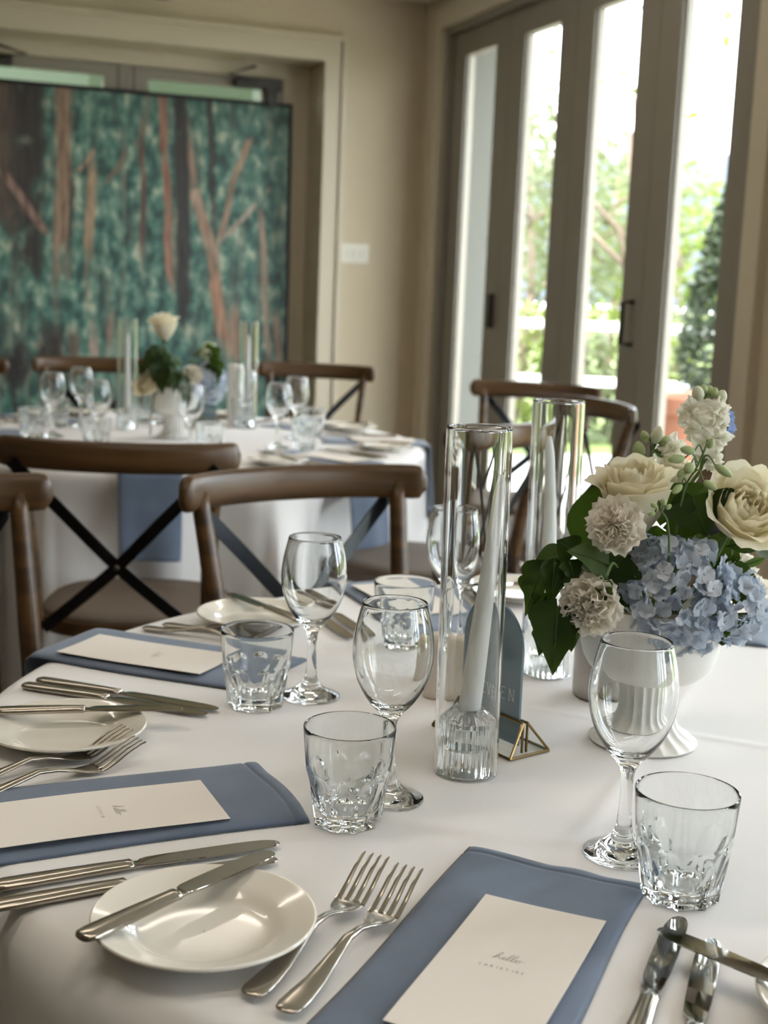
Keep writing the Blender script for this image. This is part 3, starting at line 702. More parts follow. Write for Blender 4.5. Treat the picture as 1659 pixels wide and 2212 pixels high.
HELLO = [[(0, 0), (.16, .25), (.36, .85), (.34, 1.05), (.24, .8), (.10, 0), (.2, .32), (.32, .36), (.32, .05), (.42, .06), (.56, .22), (.60, .36), (.52, .38), (.46, .15), (.55, .0), (.70, .2), (.88, .85), (.86, 1.05), (.77, .8), (.68, .1), (.76, .02), (.9, .2), (1.08, .85), (1.06, 1.05), (.97, .8), (.88, .1), (.96, .02), (1.10, .2), (1.18, .36), (1.08, .3), (1.08, .05), (1.22, .02), (1.30, .22), (1.22, .36), (1.5, .32)]]
GL = {'S': [[(.55, .85), (.3, 1), (.05, .8), (.3, .52), (.58, .25), (.3, 0), (.02, .16)]], 'E': [[(.1, 0), (.1, 1)], [(.1, 1), (.58, 1)], [(.1, .52), (.48, .52)], [(.1, 0), (.6, 0)]], 'V': [[(0, 1), (.32, 0)], [(.32, 0), (.64, 1)]],
      'N': [[(.08, 0), (.08, 1)], [(.08, 1), (.62, 0)], [(.62, 0), (.62, 1)]], 'C': [[(.6, .82), (.35, 1), (.05, .5), (.35, 0), (.6, .18)]], 'H': [[(.08, 0), (.08, 1)], [(.58, 0), (.58, 1)], [(.08, .5), (.58, .5)]],
      'R': [[(.08, 0), (.08, 1)], [(.08, 1), (.4, 1), (.52, .76), (.4, .52), (.08, .52)], [(.3, .52), (.58, 0)]], 'I': [[(.3, 0), (.3, 1)]], 'T': [[(.3, 0), (.3, 1)], [(0, 1), (.6, 1)]], 'G': [[(.6, .82), (.35, 1), (.05, .5), (.35, 0), (.6, .2)], [(.6, .2), (.6, .45)], [(.6, .45), (.38, .45)]],
      'O': [[(.35, 1), (.06, .5), (.35, 0), (.64, .5), (.35, 1)]], 'A': [[(0, 0), (.32, 1)], [(.32, 1), (.64, 0)], [(.12, .36), (.52, .36)]]}
def text(b, s, x0, y0, h, wd, T=None, z=0, serif=False, adv=.95):
    x = x0
    for ch in s:
        for st in GL[ch]:
            ribbon(b, [(x + p[0] * h, y0 + p[1] * h) for p in st], wd, z, 0 if len(st) == 2 else 4, T)
        if serif:
            for px_, py_ in {'V': [(0, 1), (.64, 1)], 'E': [], 'N': [(.08, 0), (.62, 1), (.08, 1)], 'S': []}.get(ch, []):
                ribbon(b, [(x + (px_ - .11) * h, y0 + py_ * h), (x + (px_ + .11) * h, y0 + py_ * h)], wd * .8, z, 0, T)
        x += adv * h * (.7 if ch == 'I' else 1)
    return x
def text_w(s, h, adv=.95): return sum(adv * h * (.7 if c == 'I' else 1) for c in s) - .3 * h
def make_card(name_, label, group='cream menu cards', seed=0):
    r = thing('menu_card', label, 'menu card', group=group); b = MB(); w_, L = .099, .21
    f = lambda u, v, k: ((u - .5) * w_, v * L, .0005 * k + .0012 * (math.sin(v * 5 + seed) * .5 + .5) * (abs(u - .5) * 2) ** 2)
    NU, NV = 8, 20
    R = [[f(i / NU, j / NV, 1) for i in range(NU + 1)] + [f(i / NU, j / NV, 0) for i in range(NU, -1, -1)] for j in range(NV + 1)]
    b.rings(R); obj('paper', b, M['card'], r, 30)
    if name_ is not None:
        T = lambda p: (-p[0], -p[1], .00075)            # local -x is the sitter's right, up the text = inwards
        b = MB()
        for st in HELLO: ribbon(b, [(-.0125 + x * .0165, -.0945 + y * .0095) for x, y in st], .00042, 0, 5, T)
        if name_:
            h = .0030; text(b, name_, -text_w(name_, h, 1.45) / 2, -.1088, h, .00042, T, adv=1.45)
        obj('lettering', b, M['ink'], r, False)
    return r

# ------------------------------------------------------------------ place settings
def seat(c, phi):
    e = Vector((math.cos(phi), math.sin(phi), 0)); rt = Vector((-e.y, e.x, 0)) * -1
    rt = Vector((-e.y, e.x, 0)); rt = Vector((-e.y * 1, e.x * 1, 0))
    f = -e; rt = Vector((f.y, -f.x, 0))
    return lambda rho, tau, z=0: Vector((c.x, c.y, TZ)) + e * rho + rt * tau + Vector((0, 0, z))
def aim(o, H, T, lift=0):        # lay a piece of cutlery from handle end H towards T
    d = (T - H); o.location = H; yaw = math.atan2(d.y, d.x) - PI / 2
    o.rotation_euler = Matrix.Rotation(yaw, 3, 'Z').to_4x4().to_euler() if not lift else (Matrix.Rotation(yaw, 3, 'Z') @ Matrix.Rotation(math.asin(max(-1, min(1, lift))), 3, 'X')).to_euler()
PW_, PT_, PP_, PF_ = make_wine(), make_tumbler(), make_plate(), make_fork()
PK_, PB_ = make_knife('table_knife', .247, 'table knives'), make_knife('butter_knife', .20, 'butter knives')
PROTO = {'wine': PW_, 'tumbler': PT_, 'plate': PP_, 'fork': PF_, 'knife': PK_, 'butter': PB_}
_used = set()
def put(kind, label, group=None):
    p = PROTO[kind]
    if kind not in _used:
        _used.add(kind); p['label'] = label
        if group: p['group'] = group
        return p
    return dup(p, (0, 0, 0), None, label, group)
Z0 = TZ + .0008
def at2(px, py, z=None): v = atz(px, py, Z0 if z is None else z); return Vector((v.x, v.y, Z0 if z is None else z))
def xy(x, y, z=Z0): return Vector((x, y, z))
# near table, glasses at their measured places
for x, y, lb in [(.224, 1.1127, 'clear wine glass in front of the white vase'), (.0142, 1.2195, 'wine glass in the middle, behind the front left tumbler'), (-.0799, 1.5335, 'wine glass left of centre beside the tumbler on the far left napkin'),
                 (.0985, 1.7855, 'wine glass behind the nearest candle tube')]:
    put('wine', lb).location = (x, y, Z0)
for x, y, a, lb in [(.2581, 1.0328, .3, 'water tumbler at the right, beside the front wine glass'), (-.0234, 1.1611, .12, 'water tumbler by the corner of the left blue napkin'), (-.1417, 1.4916, .5, 'water tumbler standing against the far left napkin'),
                    (.0327, 1.777, .2, 'rear water tumbler seen past the middle wine glass')]:
    o = put('tumbler', lb); o.location = (x, y, Z0); o.rotation_euler = (0, 0, a)
for x, y, lb in [(-.1232, .9300, 'side plate at the front left with a butter knife across it'), (-.329, 1.345, 'side plate at the left frame edge under a butter knife'), (-.180, 1.862, 'side plate at the back near the front facing chair'),
                 (.222, 2.10, 'side plate behind the candle tubes and ivy'), (.356, .842, 'side plate at the lower right frame edge')]:
    put('plate', lb).location = (x, y, Z0)
# butter knives across the plates
PZ = Z0 + .0205
def bk(h, t_, lb, back=None):    # from handle end to tip, both on the rim's height
    h, t_ = h.copy(), t_.copy(); h.z = t_.z = PZ
    if back: d = (t_ - h).normalized(); h = t_ - d * .2
    o = put('butter', lb); aim(o, h, t_)
bk(atz(172, 2024, PZ + .0042), atz(603, 1831, PZ + .0042), 'butter knife lying across the front left plate')
bk(atz(0, 1533, PZ + .0042), atz(396, 1528, PZ + .0042), 'butter knife across the plate at the left frame edge', True)
bk(Vector((-.105, 1.80, PZ)), Vector((-.225, 1.945, PZ)), 'butter knife across the back plate by the front facing chair')
bk(atz(1640, 2096, PZ + .0042), atz(1420, 2006, PZ + .0042), 'butter knife at lower right reaching over the two knives', True)
bk(Vector((.31, 2.12, PZ)), Vector((.13, 2.07, PZ)), 'butter knife across the plate behind the candle tubes')
# forks
def fk(h, t_, lb): o = put('fork', lb); aim(o, h, t_)
fk(at2(538, 2160, TZ + .004), at2(714, 1997, TZ + .004), 'dinner fork nearest the front left plate, partly under its rim')
fk(at2(613, 2196, TZ + .004), at2(800, 2014, TZ + .004), 'dinner fork beside the front blue napkin')
S2 = seat(TB, math.radians(204))
fk(xy(-.4125, 1.1855), xy(-.309, 1.281), 'dinner fork at left nearest the left plate')
fk(xy(-.3955, 1.1545), xy(-.281, 1.256), 'dinner fork at left nearest the left napkin')
S3 = seat(TB, math.radians(159))
fk(S3(.735, -.098, .001), S3(.53, -.098, .001), 'fork on the far side of the far left napkin')
fk(S3(.720, -.128, .001), S3(.51, -.128, .001), 'fork beside the back plate near the far left napkin')
S4 = seat(TB, math.radians(114))
fk(S4(.735, -.098, .001), S4(.53, -.098, .001), 'fork right of the rear napkin, behind the candle tube')
# knives
def kn(h, t_, lb): o = put('knife', lb); aim(o, h, t_)
kn(xy(-.3040, .9935), xy(-.0800, 1.1010), 'table knife just below the left blue napkin')
kn(xy(-.3010, .9560), xy(-.0850, 1.0640), 'table knife tucked beside the front left plate')
kn(xy(-.4126, 1.5480), xy(-.1885, 1.4640), 'table knife at left beside the far left napkin')
kn(xy(-.4240, 1.5250), xy(-.2040, 1.4470), 'table knife at left nearest the left plate')
kn(xy(.1600, .7570), xy(.2445, .9770), 'table knife right of the front napkin, under the butter knife tip')
kn(xy(.1900, .7180), xy(.2620, .9420), 'table knife at the lower right, second from the front napkin')
kn(S4(.715, .160, .001), S4(.48, .160, .001), 'table knife beside the rear napkin')
kn(S4(.700, .188, .001), S4(.465, .188, .001), 'table knife at the back between plate and rear napkin')
# napkins with cards
def nap(c, phi, rin, tau, lb, cname, clb, rho_c, tau_c, seed, rot=0, hang=.215):
    S = seat(c, math.radians(phi)); a = math.radians(phi - 90)
    o = obj('napkin', napkin_mesh(rin, seed, hang=hang), M['napkin'], None, True, S(rin, tau, .0008)); o.rotation_euler = (0, 0, a + rot)
    tag(o, lb, 'napkin', 'dusty blue folded napkins')
    if clb:
        k = make_card(cname, clb, seed=seed); k.location = S(rho_c, tau_c, .0092); k.rotation_euler = (0, 0, a + rot)
nap(TB, 247, .409, .004, 'folded blue napkin at the front, running out of the frame bottom', 'CHRISTINE', 'cream card on the front napkin, widest in view', .505, .021, 3, .0)
nap(TB, 204, .463, .041, 'folded blue napkin at the left below the forks', 'GEORGIA', 'cream card on the left napkin by the water tumbler', .538, .061, 5)
nap(TB, 159, .466, .012, 'folded blue napkin at the far left of the near table', '', 'cream card on the far left napkin behind the tumbler', .545, .032, 8)
nap(TB, 114, .450, .008, 'folded blue napkin at the back, behind the middle wine glass', '', 'cream card on the rear napkin behind the tumbler', .535, .02, 12)
nap(TB, 69, .447, -.005, 'folded blue napkin behind the flowers at right, its end in shade', '', 'cream card on the napkin behind the flowers', .60, .01, 15)

# far table settings
for phi, who in [(-86, 'in front of the dark chair seen from behind'), (-40, 'at the far table nearest the candle tube chair'), (6, 'at the right end of the far table'), (52, 'at the far table nearest the room corner'),
                 (98, 'at the back of the far table below the print'), (143, 'at the back left of the far table'), (188, 'at the left end of the far table'), (232, 'at the far table front left')]:
    S = seat(FT, math.radians(phi))
    o = put('wine', 'blurred wine glass ' + who); o.location = S(.375, .07, .0008)
    o = put('tumbler', 'blurred water tumbler ' + who); o.location = S(.43, .128, .0008); o.rotation_euler = (0, 0, phi)
    o = put('plate', 'blurred side plate ' + who); o.location = S(.635, -.19, .0008)
    o = put('butter', 'blurred butter knife on the plate ' + who); aim(o, S(.72, -.20, .0213), S(.53, -.16, .0213))
    for i, tq in enumerate((-.098, -.128)): o = put('fork', 'blurred fork %s the napkin %s' % (('beside', 'second from')[i], who)); aim(o, S(.735, tq, .001), S(.53, tq, .001))
    for i, tq in enumerate((.15, .18)): o = put('knife', 'blurred knife %s the napkin %s' % (('beside', 'second from')[i], who)); aim(o, S(.715, tq, .001), S(.48, tq, .001))
    nap(FT, phi, .455, .005, 'blue napkin ' + who, None, 'cream card on the napkin ' + who, .545, .015, int(phi) % 50 + 20)

# ------------------------------------------------------------------ candles
def make_tube():
    r = thing('candle_tube', 'tall clear glass candle tube nearest the camera, lit candle side clear', 'candle tube', group='tall glass candle tubes')
    obj('glass_tube', MB().lathe([(.0330, 0), (.0332, .0006), (.0332, .0012), (.0332, .180), (.0332, .3545), (.0332, .3555), (.0326, .3575), (.0308, .3575), (.0302, .3555), (.0302, .3545), (.0302, .180), (.0302, .0012), (.0302, .0006), (.0304, 0)], 72, close=True), M['glass'], r, 40); return r
def make_holder():
    r = thing('candle_holder', 'ribbed glass candle holder inside the nearest tube', 'candle holder', group='ribbed glass candle holders')
    rib = lambda q, z, a: q * (1 + (.035 * math.cos(26 * a) if q > .024 and z < .064 else 0))
    prof = [(.001, .029), (.018, .029), (.0205, .027), (.0205, .004), (.0215, .0005), (.0270, .0005), (.0284, .003), (.0284, .030), (.0284, .054), (.0280, .0575), (.0215, .0640), (.0165, .0685), (.0145, .0690), (.0128, .0685), (.0120, .066), (.0119, .048), (.001, .048)]
    obj('glass_body', MB().lathe(prof, 26 * 8, rib), M['glass'], r, 35); return r
def make_candle(lb, L=.262, bend=0):
    r = thing('taper_candle', lb, 'candle', group='white taper candles')
    P = [(bend * (t_ ** 3), 0, L * t_) for t_ in [i / 24 for i in range(25)]]
    R = [.0116 - .0056 * ss(0, 1, i / 24) * (i / 24) ** .3 for i in range(25)]; R[-1] = .0028; R[-2] = .0050
    obj('wax', MB().tube(P, R, 24), M['wax'], r); p = Vector(P[-1])
    obj('wick', MB().tube([p - Vector((0, 0, .004)), p + Vector((.0015, 0, .004)), p + Vector((.004, 0, .007))], .0008, 6), M['wick'], r); return r
T1, T2 = Vector((.0945, 1.3031, Z0)), Vector((.2195, 1.6729, Z0))
tu = make_tube(); tu['label'] = 'tall clear glass candle tube nearest the camera, beside the blue sign'; tu.location = T1; tu.rotation_euler = (0, math.radians(-.5), 0)
ho = make_holder(); ho.location = T1 + Vector((0, 0, .0002))
ca = make_candle('white taper candle leaning to the right inside the nearest glass tube'); b0 = Vector((.0939, 1.3031, Z0 + .0495)); b1 = Vector((.1165, 1.3031, Z0 + .31))
ca.location = b0; ca.rotation_euler = (0, math.radians(4.9), 0)
tu2 = dup(tu, T2, None, 'glass candle tube standing behind the ivy, left of the flowers', rot=(0, math.radians(-.6), 0))
dup(ho, T2 + Vector((0, 0, .0002)), .2, 'ribbed glass candle holder inside the tube behind the ivy leaf')
ca2 = make_candle('white taper candle with a bent tip inside the tube behind the ivy', .262, -.007); ca2.location = T2 + Vector((-.003, 0, .0495)); ca2.rotation_euler = (0, math.radians(-.8), 0)
for i, (px, Y, lb, ln) in enumerate([(274, 926, 'far table, left of the far vase', .2), (533, 922, 'far table, right of the far vase', -.2)]):
    c = atz(px, Y, TZ + .001)
    dup(tu, c, None, 'blurred glass candle tube on the ' + lb, rot=(0, 0, 0)); dup(ho, c + Vector((0, 0, .0002)), .1, 'blurred ribbed candle holder on the ' + lb)
    dup(ca, c + Vector((0, 0, .0495)), None, 'blurred white taper candle on the ' + lb, rot=(0, math.radians(1.2 * ln), 0))

# ------------------------------------------------------------------ table sign in its brass holder
SD = Vector((.602, -.80, 0)).normalized(); SN = Vector((-SD.y, SD.x, 0)) * -1          # SN points to the camera side
SN = Vector((-.79, -.613, 0)).normalized(); SO = Vector((.0877, 1.459, Z0))
sg = thing('table_sign', 'dusty blue arched table sign with white lettering, behind the nearest candle', 'table sign', SO + SD * .0625)
SGB = Vector((.0625, 0, 0))
def sgp(x, z, y=0): return SD * x + SN * y + Vector((0, 0, z))
def arch(hw, H, n=24):
    P = [(-hw, 0), (hw, 0)]; c = H - hw
    return P + [(hw * math.cos(PI * k / n), c + hw * math.sin(PI * k / n)) for k in range(n + 1)]
O = arch(.0495, .152); b = MB(); n = len(O)
v = [sgp(x, z + .006, .0016) for x, z in O] + [sgp(x, z + .006, -.0016) for x, z in O]
b.add(v, [tuple(range(n)), tuple(range(2 * n - 1, n - 1, -1))] + [(k, k + n, (k + 1) % n + n, (k + 1) % n) for k in range(n)])
obj('arched_panel', b, M['acrylic'], sg, 30)
b = MB(); Tg = lambda p: sgp(p[0], p[1] + .006, .0019)
h = .0125; text(b, 'SEVEN', -.0200, .047, h, .0008, Tg, serif=True, adv=1.04)
obj('lettering', b, M['letter'], sg, False)
st = thing('sign_holder', 'geometric brass and glass holder under the blue table sign', 'sign holder', SO + SD * .065)
b = MB(); L2, Wd, Hh, gp = .0655, .0287, .034, .0032
def q_(x, y, z): return SD * x + SN * y + Vector((0, 0, z))
rd = .0016
for sgn in (1, -1):
    A = [q_(x, sgn * Wd, rd) for x in (-L2, L2)]; Bq = [q_(x * .86, sgn * gp, Hh) for x in (-L2, L2)]; Cq = [q_(x * .86, sgn * gp, rd) for x in (-L2, L2)]
    b.tube([A[0], A[1]], rd, 6); b.tube([Bq[0], Bq[1]], rd, 6)
    for i in (0, 1): b.tube([A[i], Bq[i]], rd, 6); b.tube([Bq[i], Cq[i]], rd, 6)
for i in (-1, 1): b.tube([q_(i * L2, Wd, rd), q_(i * L2, -Wd, rd)], rd, 6)
obj('brass_frame', b, M['brass'], st, 40)
b = MB()
for sgn in (1, -1):
    for e_ in (-1, 1):
        b.add([q_(e_ * L2, sgn * Wd, .002), q_(e_ * L2 * .86, sgn * gp, Hh), q_(e_ * L2 * .86, sgn * gp, .002)], [(0, 1, 2)])
    b.add([q_(-L2, sgn * Wd, .002), q_(L2, sgn * Wd, .002), q_(L2 * .86, sgn * gp, Hh), q_(-L2 * .86, sgn * gp, Hh)], [(0, 1, 2, 3)])
obj('glass_sides', b, M['pane'], st, False)
b = MB(); b.add([q_(-L2, Wd, .0008), q_(L2, Wd, .0008), q_(L2, -Wd, .0008), q_(-L2, -Wd, .0008)], [(0, 1, 2, 3)]); obj('glass_base', b, M['pane'], st, False)
# far sign (turned towards the doors) and holder
fs = atz(436, 925, TZ + .001)
dup(sg, fs, math.radians(38), 'blurred blue arched sign on the far table beside the vase'); dup(st, fs, math.radians(38), 'blurred brass sign holder on the far table beside the vase')
pc = thing('pillar_candle', 'blurred white ribbed column on the far table beside the right candle', 'candle', atz(506, 916, TZ + .001))
obj('wax', MB().lathe([(.001, 0), (.024, 0), (.0245, .003), (.0245, .006), (.0245, .200), (.0245, .203), (.023, .207), (.001, .207)], 80, rf=lambda q, z, a: q * (1 + .03 * math.cos(16 * a))), M['wax'], pc, 40)

# ------------------------------------------------------------------ shakers and cup
sk = thing('ceramic_shaker', 'beige ceramic shaker behind the nearest candle tube, left of the pair', 'shaker', at2(943, 1503), 0, 'beige salt and pepper shakers')
obj('body', MB().lathe([(.001, 0), (.0165, 0), (.0182, .002), (.0186, .006), (.0180, .050), (.0170, .068), (.0150, .075), (.0115, .0785), (.001, .079)], 40), M['beige'], sk)
b = MB()
for x, y in ((0, 0), (.005, 0), (-.005, 0), (0, .005), (0, -.005)): b.lathe([(.001, .0795), (.0008, .0796)], 8, c=(x, y, -.0002))
obj('pour_holes', b, M['darkmetal'], sk)
dup(sk, at2(985, 1507), .5, 'beige ceramic shaker behind the nearest candle tube, right of the pair')
cu = thing('pewter_cup', 'brushed grey metal cup half hidden behind the white vase', 'cup', xy(.2815, 1.585))
obj('cup_body', MB().lathe([(.001, .0005), (.036, .0005), (.0385, .003), (.0390, .010), (.0390, .088), (.0384, .0895), (.0372, .089), (.0370, .010), (.001, .006)], 64), M['pewter'], cu, 50)

# ------------------------------------------------------------------ vase and flowers
VB = Vector((.2996, 1.4210, Z0))
va = thing('pedestal_vase', 'white fluted pedestal vase holding the flowers on the near table', 'vase', VB, 0, 'white pedestal vases')
def vfl(q, z, a):
    if z < .004 or q < .02: return q
    k = 18; fl = .11 * (1 - ss(.068, .076, z)) * ss(.003, .008, z)
    return q * (1 - fl * abs(math.sin(k * a / 2 + 9 * z)) ** 1.0 * .9)
prof = [(.001, .0015), (.050, .0015), (.0585, .001), (.0600, .003), (.0590, .0055), (.0520, .0100), (.0440, .0150), (.0385, .0210), (.0350, .0290), (.0330, .0390), (.0325, .0500), (.0335, .0600), (.0350, .0680), (.0340, .0725),
        (.0440, .0745), (.0560, .0790), (.0655, .0870), (.0720, .0975), (.0755, .1100), (.0770, .1250), (.0775, .1420), (.0776, .1600), (.0755, .1600), (.0750, .1420), (.0735, .120), (.066, .096), (.050, .086), (.001, .082)]
obj('vase_body', MB().lathe(prof, 144, vfl), M['vase'], va, 45)
obj('vase_rim', MB().lathe([(.0774, .1585), (.0778, .1625), (.0762, .1645), (.0745, .1630), (.0745, .1585)], 96, close=True), M['vase_rim'], va, 50)
def orient(o, n, roll=0):        # turn local +z to n
    q = Vector(n).normalized().to_track_quat('Z', 'Y'); o.rotation_mode = 'XYZ'
    o.rotation_euler = (q.to_matrix() @ Matrix.Rotation(roll, 3, 'Z')).to_euler()
def petal(b, fn, nu=8, nv=7): b.grid(fn, nu, nv)
def rose_mesh(R, Hh, seed, opened=.5):
    b = MB(); rn = random.Random(seed); NP = 40
    for i in range(NP):
        t_ = i / (NP - 1); out = ss(.5, 1, t_); r1 = R * (.07 + .80 * t_ ** .9); a0 = i * 2.39996 + rn.uniform(-.35, .35); wd = 1.2 - .30 * t_ + rn.uniform(-.15, .15)
        hh = Hh * (.84 + .16 * math.sin(min(1, t_ * 1.6) * PI / 2) - .12 * opened * out + rn.uniform(-.07, .07)); close = .40 * (1 - ss(.05, .85, t_)); flare = R * (.16 + opened * .55 * rn.uniform(.3, 1.3)) * out
        rr, r2 = rn.uniform(0, 6.28), rn.uniform(0, 6.28); base = .16 * R + .14 * R * t_; tip = rn.uniform(-.3, .3); lean = rn.uniform(-.06, .10) * R * t_; curl = rn.uniform(.6, 1.6)
        def fn(u, v, r1=r1, a0=a0, wd=wd, hh=hh, flare=flare, rr=rr, r2=r2, base=base, t_=t_, close=close, tip=tip, lean=lean, curl=curl, out=out):
            x = u * 2 - 1; vv = v * (1 - .26 * abs(x) ** 2.6 - .08 * x * tip + .025 * math.sin(x * 7 + rr) + .015 * math.sin(x * 13 + r2))
            rad = base + (r1 - base) * math.sin(min(1, vv * 1.5) * PI / 2) + lean * vv; k = max(0, vv - .5) / .5
            rad = rad * (1 - close * k ** 1.4) + flare * k ** (1.2 + curl)
            z = hh * (vv - .22 * (flare / R) * curl * k ** 3)
            a = a0 + x * wd * (.5 + .5 * math.sin(min(1, v * 1.4) * PI / 2)) * (1 - .1 * k)
            rad += .030 * R * math.sin(x * 4 + rr) * v ** 2 + .022 * R * math.sin(x * 9 + r2) * v ** 3 + .06 * R * x * v * (1 - t_ * .4)
            return (rad * math.cos(a), rad * math.sin(a), z)
        petal(b, fn, 16, 11)
    return b
def stem_to(b, p0, p1, r=.0022): 
    p0, p1 = Vector(p0), Vector(p1); mid = (p0 + p1) / 2 + Vector((0, 0, .008)); b.tube(bez([p0, mid, p1], 5), r, 8)
def in_vase(rel): return Vector((VB.x + rel[0], VB.y + rel[1], VB.z + .11))
def rose(c, n, R, Hh, seed, lb, opened=.5, roll=0, root=(0, 0)):
    c = Vector(c); r = thing('rose', lb, 'rose', c, 0, 'ivory roses'); n = Vector(n).normalized()
    o = obj('bloom', rose_mesh(R, Hh, seed, opened), M['rose'], r); orient(o, n, roll)
    b = MB(); stem_to(b, (0, 0, 0), in_vase(root) - c, .0026); obj('stem', b, M['stem'], r)
    b = MB(); q = n.to_track_quat('Z', 'Y').to_matrix()
    for i in range(5):
        a = i * 1.2566; L_ = R * .75
        def fn(u, v, a=a): 
            x = (u - .5) * .012 * (1 - v) ** .7 * math.sin(min(1, v * 4 + .3) * PI / 2); rad = .004 + L_ * .55 * v; z = .002 - .008 * v + .012 * v * v - .006
            return tuple(q @ Vector((rad * math.cos(a) - x * math.sin(a), rad * math.sin(a) + x * math.cos(a), z)))
        b.grid(fn, 3, 6)
    b.ball((0, 0, -.001), .0075, 12, 8); obj('sepals', b, M['leaf_light'], r)
    return r
def carn_mesh(R, seed):
    b = MB(); rn = random.Random(seed)
    for i in range(36):
        t_ = (i / 35) ** .75; a0 = i * 2.39996; el = (1.20 - 1.35 * t_) + rn.uniform(-.15, .15); L_ = R * (.46 + .54 * t_) * rn.uniform(.9, 1.08); wd = (.75 + .30 * t_) * rn.uniform(.8, 1.2); r1, r2 = rn.uniform(0, 6.28), rn.uniform(0, 6.28); tw = rn.uniform(-.4, .4)
        def fn(u, v, a0=a0, el=el, L_=L_, wd=wd, r1=r1, r2=r2, tw=tw):
            x = u * 2 - 1; vv = v * (1 - .12 * x * x - .10 * (v > .99) * (1 if int(u * 14 + .5) % 2 else 0)); l = L_ * vv
            ruff = R * .13 * v ** 2 * math.sin(x * 7 + r1) + R * .05 * v ** 3 * math.sin(x * 15 + r2)
            e2 = el + .25 * v * v + tw * x * v * .5; a = a0 + x * wd * v ** .6
            rad = l * math.cos(e2) - ruff * math.sin(e2); z = l * math.sin(e2) + ruff * math.cos(e2)
            return (rad * math.cos(a), rad * math.sin(a), z)
        b.grid(fn, 14, 5)
    return b
def carn(c, n, R, seed, lb, root=(0, 0)):
    c = Vector(c); r = thing('carnation', lb, 'carnation', c, 0, 'cream carnations'); n = Vector(n).normalized()
    o = obj('bloom', carn_mesh(R, seed), M['carnation'], r); orient(o, n)
    b = MB(); b.tube([-n * .028, -n * .012, n * .004], [.004, .0065, .0055], 10); stem_to(b, -n * .026, in_vase(root) - c, .0018); obj('calyx_and_stem', b, M['stem'], r); return r
def stock_bloom(R, seed):
    b = MB(); rn = random.Random(seed)
    for L, (np_, el, ln) in enumerate([(6, .05, 1.0), (5, .45, .85), (5, .9, .65), (4, 1.25, .45)]):
        for i in range(np_):
            a0 = 2 * PI * i / np_ + L * .5 + rn.uniform(-.2, .2); e0 = el + rn.uniform(-.18, .18); l0 = R * ln * rn.uniform(.9, 1.1); r1 = rn.uniform(0, 6.28)
            def fn(u, v, a0=a0, e0=e0, l0=l0, r1=r1):
                x = u * 2 - 1; w_ = .62 * math.sin(PI * min(.93, v * .62 + .12)) ; vv = v * (1 - .18 * x * x); l = l0 * vv; e2 = e0 - .35 * v * v + .25 * v * math.sin(x * 3 + r1)
                y = x * w_ * l0 * .62 * min(1, v * 1.6 + .1); rad = l * math.cos(e2); z = l * math.sin(e2) + R * .06 * math.sin(x * 6 + r1) * v
                return (rad * math.cos(a0) - y * math.sin(a0), rad * math.sin(a0) + y * math.cos(a0), z)
            b.grid(fn, 8, 5)
    return b
def bud_mesh(b, c, d, L_, R):
    d = Vector(d).normalized(); c = Vector(c); b.tube([c + d * L_ * k for k in (0, .12, .35, .6, .82, .96, 1)], [R * .35, R * .7, R, R * .95, R * .7, R * .35, R * .08], 10)
def leafmesh(b, L, W, kind='ivy', fold=.25, curl=.3, seed=0, M3=None, wave=.0):
    """leaf from its base at the origin along +y, face up +z"""
    rn = random.Random(seed); p1, p2 = rn.uniform(0, 6.28), rn.uniform(0, 6.28)
    if kind == 'ivy':
        prof = [(0, .05), (.03, .48), (.09, .84), (.16, 1), (.23, .93), (.30, .74), (.37, .66), (.43, .70), (.49, .66), (.57, .50), (.68, .36), (.80, .23), (.92, .10), (1, 0)]
    elif kind == 'heart':
        prof = [(0, .05), (.03, .5), (.1, .82), (.2, .98), (.3, 1), (.45, .9), (.6, .7), (.75, .46), (.88, .24), (.96, .08), (1, 0)]
    else:
        prof = [(0, .03), (.08, .3), (.2, .65), (.35, .93), (.5, 1), (.65, .9), (.8, .64), (.9, .38), (.97, .14), (1, 0)]
    def hw(t_):
        for (a, x), (c, y) in zip(prof, prof[1:]):
            if t_ <= c: return x + (y - x) * (t_ - a) / (c - a)
        return 0
    def fn(u, v):
        x = u * 2 - 1; w_ = hw(v) * W / 2; X = x * w_; back = -.22 * L * abs(x) ** 1.5 * max(0, 1 - v * 3.2) if kind != 'oval' else 0
        y = v * L + back * .6; z = fold * abs(X) - curl * L * (v ** 2) * .5 + wave * L * math.sin(v * 7 + p1) * abs(x) ** 2 + .03 * L * math.sin(v * 4 + p2) * x
        p = Vector((X, y, z)); return tuple(M3 @ p) if M3 else tuple(p)
    b.grid(fn, 12, 22); return b
def frame(d, up):                # matrix: +y along d, +z near up
    d = Vector(d).normalized(); z = Vector(up); z = (z - d * z.dot(d)).normalized(); x = d.cross(z); return Matrix((x, d, z)).transposed()
VIEW = -FW
def P3(px, py, Y): return aty(px, py, Y)
